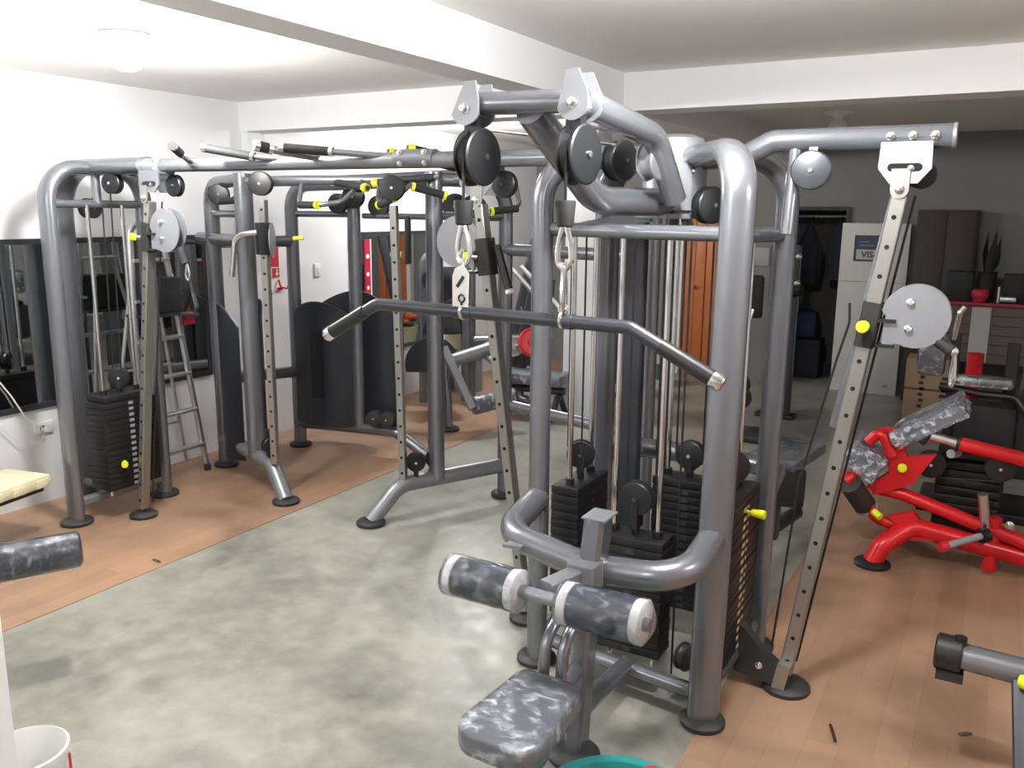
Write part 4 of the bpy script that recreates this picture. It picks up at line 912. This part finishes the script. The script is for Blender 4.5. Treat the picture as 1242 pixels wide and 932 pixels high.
# ------------------------------------------------------------------ right side: back corner
VP = thing('white_panel', 'tall white panel bearing a card payment sign beside the doorway', 'panel', (-1.22, 9.86, 0))
M().box((-1.215, 9.88, .905), (.67, .08, 1.81), ch=.006).build('board', 'door_white', VP, VP)
M().box((-1.215, 9.835, 1.20), (.66, .006, .004)).build('seam', 'ash', VP, VP)
M().box((-.99, 9.835, .10), (.05, .008, .03)).build('vent', 'ash', VP, VP)
VS = M(); x0, x1, z0, z1, y = -1.415, -1.06, 1.415, 1.685, 9.835
VS.box(((x0+x1)/2, y-.004, (z0+z1)/2), (x1-x0, .008, z1-z0), ch=.003); VS.mat(1); VS.box(((x0+x1)/2, y-.009, z0+.19), (x1-x0-.03, .004, .13)); VS.mat(2); VS.box(((x0+x1)/2, y-.009, z0+.07), (x1-x0-.05, .004, .105))
VS.mat(3); text_into(VS, 'VISA', .09, ((x0+x1)/2-.012, y-.0125, z0+.068), (1, 0, 0), (0, 0, 1))
VS.mat(2)
VS.bar((x0+.05, y-.012, z0+.20), (x0+.14, y-.012, z0+.205), .004, .006, up=(0, -1, 0)); VS.bar((x0+.05, y-.012, z0+.165), (x0+.20, y-.012, z0+.165), .004, .006, up=(0, -1, 0))
single('card_sign', VS, ['sign_dark', 'sign_blue', 'sign_grey', 'sign_dark'], 'dark framed card sign reading VISA on the white panel', 'sign', (-1.24, 9.83, 1.41), smooth=False)
def coat(x, y, z0, z1, w, label):
    m = M(); n = 22; lv = []
    for i in range(9):
        u = i/8; z = z1+(z0-z1)*u; k = (.18+.95*min(1, u*2.2))*(1 if u < .85 else .92)
        lv.append([(x+math.cos(2*math.pi*j/n)*w*k*(1+.12*math.sin(j*3+u*3)), y+math.sin(2*math.pi*j/n)*.07*k*(1+.2*math.sin(j*5)), z) for j in range(n)])
    m.add([p for l in lv for p in l], [(i*n+j, i*n+(j+1) % n, (i+1)*n+(j+1) % n, (i+1)*n+j) for i in range(8) for j in range(n)]+[tuple(range(n)), tuple(8*n+j for j in range(n))])
    m.tube([(x, y, z1-.02), (x, y, z1+.05), (x+.02, y+.06, z1+.07)], .008, .02, 6)
    return single('hanging_jacket', m, 'cloth_dark', label, 'jacket', (x, y, z0))
coat(-2.0, 10.5, 1.12, 1.80, .125, 'dark jacket hanging in the doorway, left of the pair')
coat(-1.68, 10.5, 1.16, 1.80, .095, 'narrow dark jacket hanging in the doorway next to the white panel')
single('clothes_rail', M().tube([(-2.5, 10.56, 1.875), (-1.3, 10.56, 1.875)], .014, 0, 10), 'ash', 'thin clothes rail inside the doorway above the jackets', 'rail', (-1.9, 10.56, 1.87))
BG = M().box((-2.0, 10.6, .62), (.30, .24, .34), ch=.08); BG.tube([(-2.08, 10.6, .76), (-2.07, 10.6, .86), (-1.93, 10.6, .86), (-1.92, 10.6, .76)], .012, .04, 8)
single('backpack', BG, 'blue_bag', 'dark blue bag on the box inside the doorway', 'bag', (-2.0, 10.6, .45))
single('storage_box', M().box((-2.0, 10.6, .225), (.42, .34, .45), ch=.01).box((-2.0, 10.42, .30), (.30, .012, .14)), 'navy', 'dark box under the blue bag inside the doorway', 'box', (-2.0, 10.6, 0))
# wardrobe, cartons, counter
WD = thing('wardrobe', 'dark brown wardrobe against the back wall behind the right column', 'wardrobe', (-.54, 9.72, 0))
M().box((-.54, 9.79, .98), (.54, .36, 1.94), ch=.006).build('carcass', 'dark_wood', WD, WD)
for x in (-.67, -.41):
    d = M().box((x, 9.60, 1.0), (.25, .02, 1.84), ch=.004).build('door', 'dark_wood', WD, WD)
    M().cyl((x+(.10 if x < -.5 else -.10), 9.595, 1.0), (x+(.10 if x < -.5 else -.10), 9.575, 1.0), .015, 10).build('knob', 'black', d, WD)
CX = thing('cardboard_box', 'large brown cardboard box on the floor beside the white panel', 'box', (-.58, 9.2, 0))
M().box((-.50, 8.86, .30), (.42, .30, .60), ch=.006).build('carton', 'cardboard', CX, CX)
mk = M()
for x, w in ((-.57, .04), (-.38, .06)):
    for k in range(6): mk.box((x+(k % 2)*.01, 8.709, .15+k*.055), (w, .004, .03))
mk.build('printed_marks', 'dark_wood', CX, CX, smooth=False)
M().box((-.50, 8.709, .31), (.42, .004, .02)).build('tape', 'counter_wood', CX, CX, smooth=False)
CT = thing('counter', 'slatted brown counter with red top edge in the right back corner', 'counter', (.4, 9.2, 0))
m = M().box((.42, 9.30, .80), (1.76, .30, .54), ch=.004); m.mat(1)
for k in range(5): m.box((.42, 9.148, .62+k*.09), (1.76, .006, .008))
m.build('front_panel', ['counter_wood', 'dark_wood'], CT, CT, smooth=False)
M().box((.42, 9.31, 1.085), (1.76, .40, .035), ch=.006).build('counter_top', 'dark_red', CT, CT)
M().box((-.15, 9.142, .80), (.16, .01, .52)).build('centre_panel', 'sign_grey', CT, CT, smooth=False)
for x in (-.38, .42, 1.2): M().box((x, 9.36, .265), (.10, .30, .53)).build('leg', 'dark_wood', CT, CT, smooth=False)
for x, w, h, l in ((-.36, .22, .27, 'black box on the counter left of the red bowl'), (.10, .20, .26, 'black box on the counter right of the plant'), (.40, .30, .30, 'black box at the far right of the counter')):
    single('speaker_box', M().box((x, 9.38, 1.103+h/2), (w, .2, h), ch=.01).box((x, 9.285, 1.103+h/2), (w*.8, .012, h*.75), ch=.004), 'black_matt', l, 'box', (x, 9.4, 1.103))
PT = thing('potted_plant', 'tall dark plant in a grey pot on the counter', 'potted plant', (-.14, 9.33, 1.103))
M().lathe((-.14, 9.36, 1.103), (0, 0, 1), [(0, 0), (.06, 0), (.085, .26), (.09, .27), (.075, .27), (0, .24)], 20).build('pot', 'black_matt', PT, PT)
lf = M()
for i in range(9):
    a = i*.7; hgt = .22+.24*((i*37) % 10)/10; b = V((-.14+.03*math.cos(a), 9.36+.03*math.sin(a), 1.34)); t = b+V((.035*math.cos(a)+.03, .03*math.sin(a), hgt)); mid = (b+t)/2; sd = V((-math.sin(a)*.035, math.cos(a)*.035, 0))
    lf.add([b, mid+sd+V((.02*math.cos(a), 0, 0)), t, mid-sd], [(0, 1, 2, 3)])
lf.build('leaves', 'leaf_dark', PT, PT)
single('red_bowl', M().lathe((-.18, 9.19, 1.103), (0, 0, 1), [(0, 0), (.045, 0), (.075, .05), (.078, .09), (.06, .12), (0, .125)], 22), 'bowl_red', 'small red bowl on the counter in front of the plant', 'bowl', (-.18, 9.19, 1.103))
single('silver_gadget', M().box((.05, 9.20, 1.14), (.14, .09, .05), ch=.015).cyl((-.03, 9.20, 1.103), (-.03, 9.20, 1.25), .012, 10), 'alu', 'small silver gadget at the counter edge right of the red bowl', 'gadget', (.03, 9.2, 1.103))
# dark press machine behind the red one
DK = thing('pec_machine', 'black framed machine with wrapped pads behind the red machine', 'gym machine', (.05, 6.2, 0))
M().bar((-.22, 6.1, .03), (-.22, 6.1, 1.16), .055, .07, ch=.006).build('post', 'black', DK, DK)
M().bar((.10, 6.15, .03), (.10, 6.15, 1.12), .07, .07, ch=.006).build('post', 'black', DK, DK)
M().tube([(-.29, 6.05, .83), (-.05, 6.05, .80), (.14, 6.05, .80), (.22, 6.0, .70)], .025, .06, 12).build('cross_tube', 'black', DK, DK)
M().tube([(-.20, 6.05, .80), (-.34, 5.8, .50)], .022, 0, 10).build('diagonal_tube', 'black', DK, DK)
M().tube([(-.235, 6.08, 1.13), (-.215, 6.05, 1.30), (-.19, 6.05, 1.34)], .02, .04, 10).build('top_handle', 'chrome', DK, DK)
p = M().box((-.35, 6.08, 1.03), (.15, .12, .26), ch=.03).build('side_pad', 'black', DK, DK); M().box((-.35, 6.08, 1.03), (.165, .135, .28), ch=.035).build('plastic_wrap', 'film_milky', p, DK)
p = M().box((-.05, 6.05, .88), (.32, .10, .05), ch=.02).build('arm_pad', 'black', DK, DK); M().box((-.05, 6.05, .88), (.34, .12, .07), ch=.025).build('plastic_wrap', 'film_milky', p, DK)
p = M().box((.25, 6.2, .95), (.16, .14, .42), ch=.04).build('back_pad', 'frame_dark', DK, DK); M().box((.25, 6.2, .95), (.18, .16, .45), ch=.05).build('plastic_wrap', 'film', p, DK)
M().box((-.02, 6.2, .52), (.36, .22, .40), ch=.02).build('weight_cover', 'black_matt', DK, DK)
M().box((.25, 6.3, .50), (.22, .3, .5), ch=.03).build('seat_block', 'black_matt', DK, DK)
M().box((.0, 6.25, .03), (.7, .5, .06), ch=.01).build('base_plate', 'black', DK, DK)
M().tube([(-.11, 6.45, .06), (-.11, 6.45, 1.0)], .05, 0, 14).build('red_column', 'red', DK, DK)
# red leg machine
RD = thing('red_leg_machine', 'red leg machine with black roller pad and plastic-wrapped seat at right', 'gym machine', (.1, 5.1, 0))
o = M().tube([(-.47, 4.87, .02), (-.43, 4.90, .12), (-.30, 5.0, .22), (.05, 5.05, .16), (.7, 5.15, .05)], .052, [.08, .1, .2], 16, nf=8).build('base_tube', 'red', RD, RD); leg_foot(RD, o, -.47, 4.87, .095, 'black')
M().tube([(-.30, 5.0, .22), (-.38, 5.25, .12), (-.42, 5.4, .02)], .05, .1, 14).build('base_leg', 'red', RD, RD)
M().tube([(-.535, 5.02, .31), (-.50, 5.02, .225), (-.34, 5.02, .20), (-.26, 5.02, .20)], .033, .10, 14, nf=9).build('roller_arm', 'red', RD, RD)
o = M().tube([(.70, 4.85, .03), (.70, 5.15, .07), (.70, 5.45, .03)], .045, .05, 14).build('rear_foot', 'red', RD, RD)
M().tube([(.70, 5.12, .05), (.74, 5.0, .60)], .04, 0, 14).build('rear_post', 'red', RD, RD)
M().poly([(-.42, 5.0, .26), (-.30, 5.0, .31), (-.18, 5.0, .17), (-.30, 5.0, .15)], (0, 1, 0), .06).build('base_gusset', 'red', RD, RD)
ro = M(); ro.cyl((-.625, 4.93, .43), (-.545, 5.05, .27), .062, 28); ro.build('roller_pad', 'rubber', RD, RD)
M().lathe((-.545, 5.05, .27), (.37, .56, -.74), [(.064, -.02), (.066, 0), (.05, .004), (.02, .004)], 28).build('roller_ring', 'ash', RD, RD)
M().cyl((-.495, 4.955, .285), (-.455, 4.93, .265), .02, 14).build('yellow_cap', 'yellow', RD, RD)
M().tube([(-.66, 4.95, .43), (-.60, 5.0, .49)], .034, 0, 14).build('roller_stub', 'red', RD, RD)
M().tube([(-.52, 5.08, .385), (-.36, 5.08, .37), (.03, 5.05, .27), (.60, 5.05, .12)], .037, .2, 14).build('main_tube', 'red', RD, RD)
M().poly([(-.52, 5.05, .74), (-.42, 5.05, .75), (-.36, 5.05, .60), (-.22, 5.05, .63), (-.32, 5.05, .45), (-.50, 5.05, .36), (-.55, 5.05, .40), (-.44, 5.05, .50)], (0, 1, 0), .06).build('seat_gusset', 'red', RD, RD)
M().tube([(-.56, 5.0, .66), (-.50, 5.0, .74), (-.43, 5.0, .60)], .03, .03, 12).build('seat_link', 'red', RD, RD)
M().lathe((-.375, 4.995, .545), (0, -1, 0), [(.024, 0), (.024, .02), (.018, .026), (0, .027)], 16).build('yellow_cap', 'yellow', RD, RD)
p = M().box((-.57, 5.05, .56), (.16, .20, .12), rot=Matrix.Rotation(.5, 3, 'Y'), ch=.03).build('knee_pad', 'pad', RD, RD)
def crumple(c, d, rot, seed, parent):
    rnd = random.Random(seed); bm = bmesh.new(); bmesh.ops.create_cube(bm, size=1); bmesh.ops.subdivide_edges(bm, edges=list(bm.edges), cuts=5, use_grid_fill=True)
    vs = []
    for v in bm.verts:
        q = V((v.co.x*d[0], v.co.y*d[1], v.co.z*d[2])); q += V((rnd.uniform(-1, 1), rnd.uniform(-1, 1), rnd.uniform(-1, 1)))*.010; vs.append(rot @ q+V(c))
    bm.verts.index_update(); fs = [tuple(v.index for v in f.verts) for f in bm.faces]; bm.free()
    return M().add(vs, fs).build('plastic_wrap', 'film_crumpled', parent, RD, sharp=20)
crumple((-.57, 5.05, .56), (.20, .24, .16), Matrix.Rotation(.5, 3, 'Y'), 3, p)
rot = Matrix.Rotation(-.62, 3, 'Y')
p = M().box((-.27, 5.12, .80), (.36, .30, .08), rot=rot, ch=.03).build('seat_pad', 'pad', RD, RD)
crumple((-.27, 5.12, .80), (.39, .33, .105), rot, 5, p)
M().tube([(-.25, 4.98, .745), (-.12, 4.98, .72)], .026, 0, 14).build('chrome_tube', 'chrome', RD, RD)
t = M().tube([(-.125, 4.98, .722), (.75, 4.98, .60)], .038, 0, 14).build('lever_tube', 'red', RD, RD)
M().cyl((-.128, 4.98, .7225), (-.112, 4.98, .720), .043, 14).build('collar', 'black', t, RD)
pulley(RD, RD, (-.245, 5.12, .555), (.1, -1, 0), .075, .05); pulley(RD, RD, (.085, 5.05, .60), (.1, -1, 0), .072, .05)
M().tube([(-.24, 5.1, .63), (.09, 5.03, .67)], .004, 0, 6).tube([(-.20, 5.1, .49), (.09, 5.03, .53)], .004, 0, 6).build('cable', 'black', RD, RD)
M().cyl((-.15, 5.0, .655), (-.12, 5.06, .65), .024, 14).build('tube_end', 'ash', RD, RD)
st = M().box((-.06, 5.32, .60), (.32, .16, .05), ch=.004).build('weight_stack', 'plate', RD, RD)
pp = M().box((0, 0, 0), (.32, .16, .044), ch=.004).build('weight_plate', 'plate', st, None)
for i in range(9):
    q = pp if i == 0 else pp.copy()
    if i: COL.objects.link(q); q.parent = st
    q.location = V((-.06, 5.32, .14+.049*i))-RD.location
M().tube([(.09, 5.05, .03), (.09, 5.05, .33)], .035, 0, 14).build('post', 'red', RD, RD)
M().tube([(.05, 5.03, .28), (.02, 5.0, .46)], .026, 0, 14).build('chrome_peg', 'chrome', RD, RD)
pg = M().tube([(.05, 4.98, .245), (-.14, 4.80, .20)], .018, 0, 12); pg.mat(1); pg.cyl((.06, 4.99, .247), (.035, 4.965, .241), .04, 16); pg.mat(2); pg.cyl((-.115, 4.824, .206), (-.145, 4.795, .199), .026, 12)
pg.build('foot_peg', ['ash', 'black', 'red_flat'], RD, RD)
bolt(RD, RD, (.16, 5.01, .31), (0, -1, 0), .018)
# grey machine at the bottom right corner
GM = thing('squat_rack_base', 'grey machine tube with black end cap and yellow knob at the lower right corner', 'gym machine', (.4, 3.1, 0))
g = M().tube([(-.03, 3.135, .415), (1.2, 3.10, .39)], .052, 0, 20, ry=.045, up=(0, 0, 1)).build('main_tube', 'frame', GM, GM)
M().lathe((-.075, 3.136, .416), (1, -.03, -.02), [(0, 0), (.05, 0), (.062, .006), (.062, .08), (.058, .085), (.05, .085)], 24).build('end_cap', 'black', g, GM)
M().bar((-.065, 3.136, .345), (.02, 3.136, .345), .09, .035, up=(0, 0, 1), ch=.006).build('rubber_bumper', 'rubber', g, GM)
M().cyl((.0, 3.13, .46), (.0, 3.13, .485), .02, 12).build('stop_button', 'black', g, GM)
l = M().bar((.185, 3.10, .38), (.23, 2.75, .03), .05, .07, up=(0, -1, 0), ch=.006).build('leg', 'frame_dark', GM, GM)
M().box((.235, 2.72, .015), (.12, .14, .03), ch=.008).build('foot_plate', 'black', l, GM)
M().lathe((.18, 3.06, .41), (.9, -.4, .1), [(0, 0), (.02, .002), (.026, .02), (.026, .07), (.02, .09), (0, .092)], 16).build('pull_pin', 'yellow', GM, GM)
bolt(GM, GM, (.20, 3.05, .33), (0, -1, 0), .013)
M().tube([(1.15, 3.10, .39), (1.15, 3.10, .02)], .045, 0, 14).build('leg', 'frame', GM, GM)
# debris
for (x, y, L, a, l) in ((-.36, 3.05, .11, 1.9, 'thin dark twig lying on the vinyl near the right column foot'), (.03, 3.33, .05, .6, 'small dark scrap on the vinyl near the grey machine tube'), (-3.9, 2.9, .06, 0, 'small dark scrap on the vinyl left of the curved foot')):
    z = .012
    single('scrap', M().tube([(x, y, z), (x+L*.5*math.cos(a), y+L*.5*math.sin(a), z+.004), (x+L*math.cos(a), y+L*math.sin(a), z)], .006, 0, 6, ry=.003), 'dark_wood', l, 'debris', (x, y, z))
# ------------------------------------------------------------------ light and camera
def point(loc, w, r=.09, col=(1, .985, .96)):
    l = bpy.data.lights.new('lamp_light', 'POINT'); l.energy = w; l.shadow_soft_size = r; l.color = col
    o = bpy.data.objects.new('lamp_light', l); COL.objects.link(o); o.location = loc; return o
def area(loc, w, sx, sy, rot=(0, 0, 0), col=(1, .99, .97)):
    l = bpy.data.lights.new('ceiling_light', 'AREA'); l.energy = w; l.shape = 'RECTANGLE'; l.size = sx; l.size_y = sy; l.color = col
    o = bpy.data.objects.new('ceiling_light', l); COL.objects.link(o); o.location = loc; o.rotation_euler = rot; return o
LP = 1.0
point((-3.76, 2.87, 2.44), 100*LP)
point((-.72, 2.36, 2.50), 95*LP)
point((-4.35, 7.0, 2.55), 75*LP)
point((1.7, 2.6, 2.45), 42*LP)
point((-1.2, -.4, 2.45), 34*LP)
point((-3.6, -.6, 2.45), 45*LP)
w = bpy.data.worlds.new('World'); scene.world = w; w.use_nodes = True
w.node_tree.nodes['Background'].inputs['Color'].default_value = (.75, .8, .9, 1); w.node_tree.nodes['Background'].inputs['Strength'].default_value = .05
F, yaw, pitch, roll = 1045.5, .5156, .19746, .00795
f = V((-math.sin(yaw)*math.cos(pitch), math.cos(yaw)*math.cos(pitch), -math.sin(pitch))); r = V((math.cos(yaw), math.sin(yaw), 0)); u = r.cross(f)
c_, s_ = math.cos(roll), math.sin(roll); r2 = r*c_+u*s_; u2 = -r*s_+u*c_
cam = bpy.data.cameras.new('camera'); co = bpy.data.objects.new('camera', cam); COL.objects.link(co)
cam.sensor_fit = 'HORIZONTAL'; cam.sensor_width = 36; cam.lens = F/1242*36; cam.clip_start = .05
mw = Matrix((r2, u2, -f)).transposed().to_4x4(); mw.translation = V((0, 0, 1.9)); co.matrix_world = mw
scene.camera = co
scene.view_settings.view_transform = 'Standard'; scene.view_settings.look = 'None'; scene.view_settings.exposure = 0.30
scene.cycles.use_denoising = True
scene.cycles.max_bounces = 10; scene.cycles.transparent_max_bounces = 16
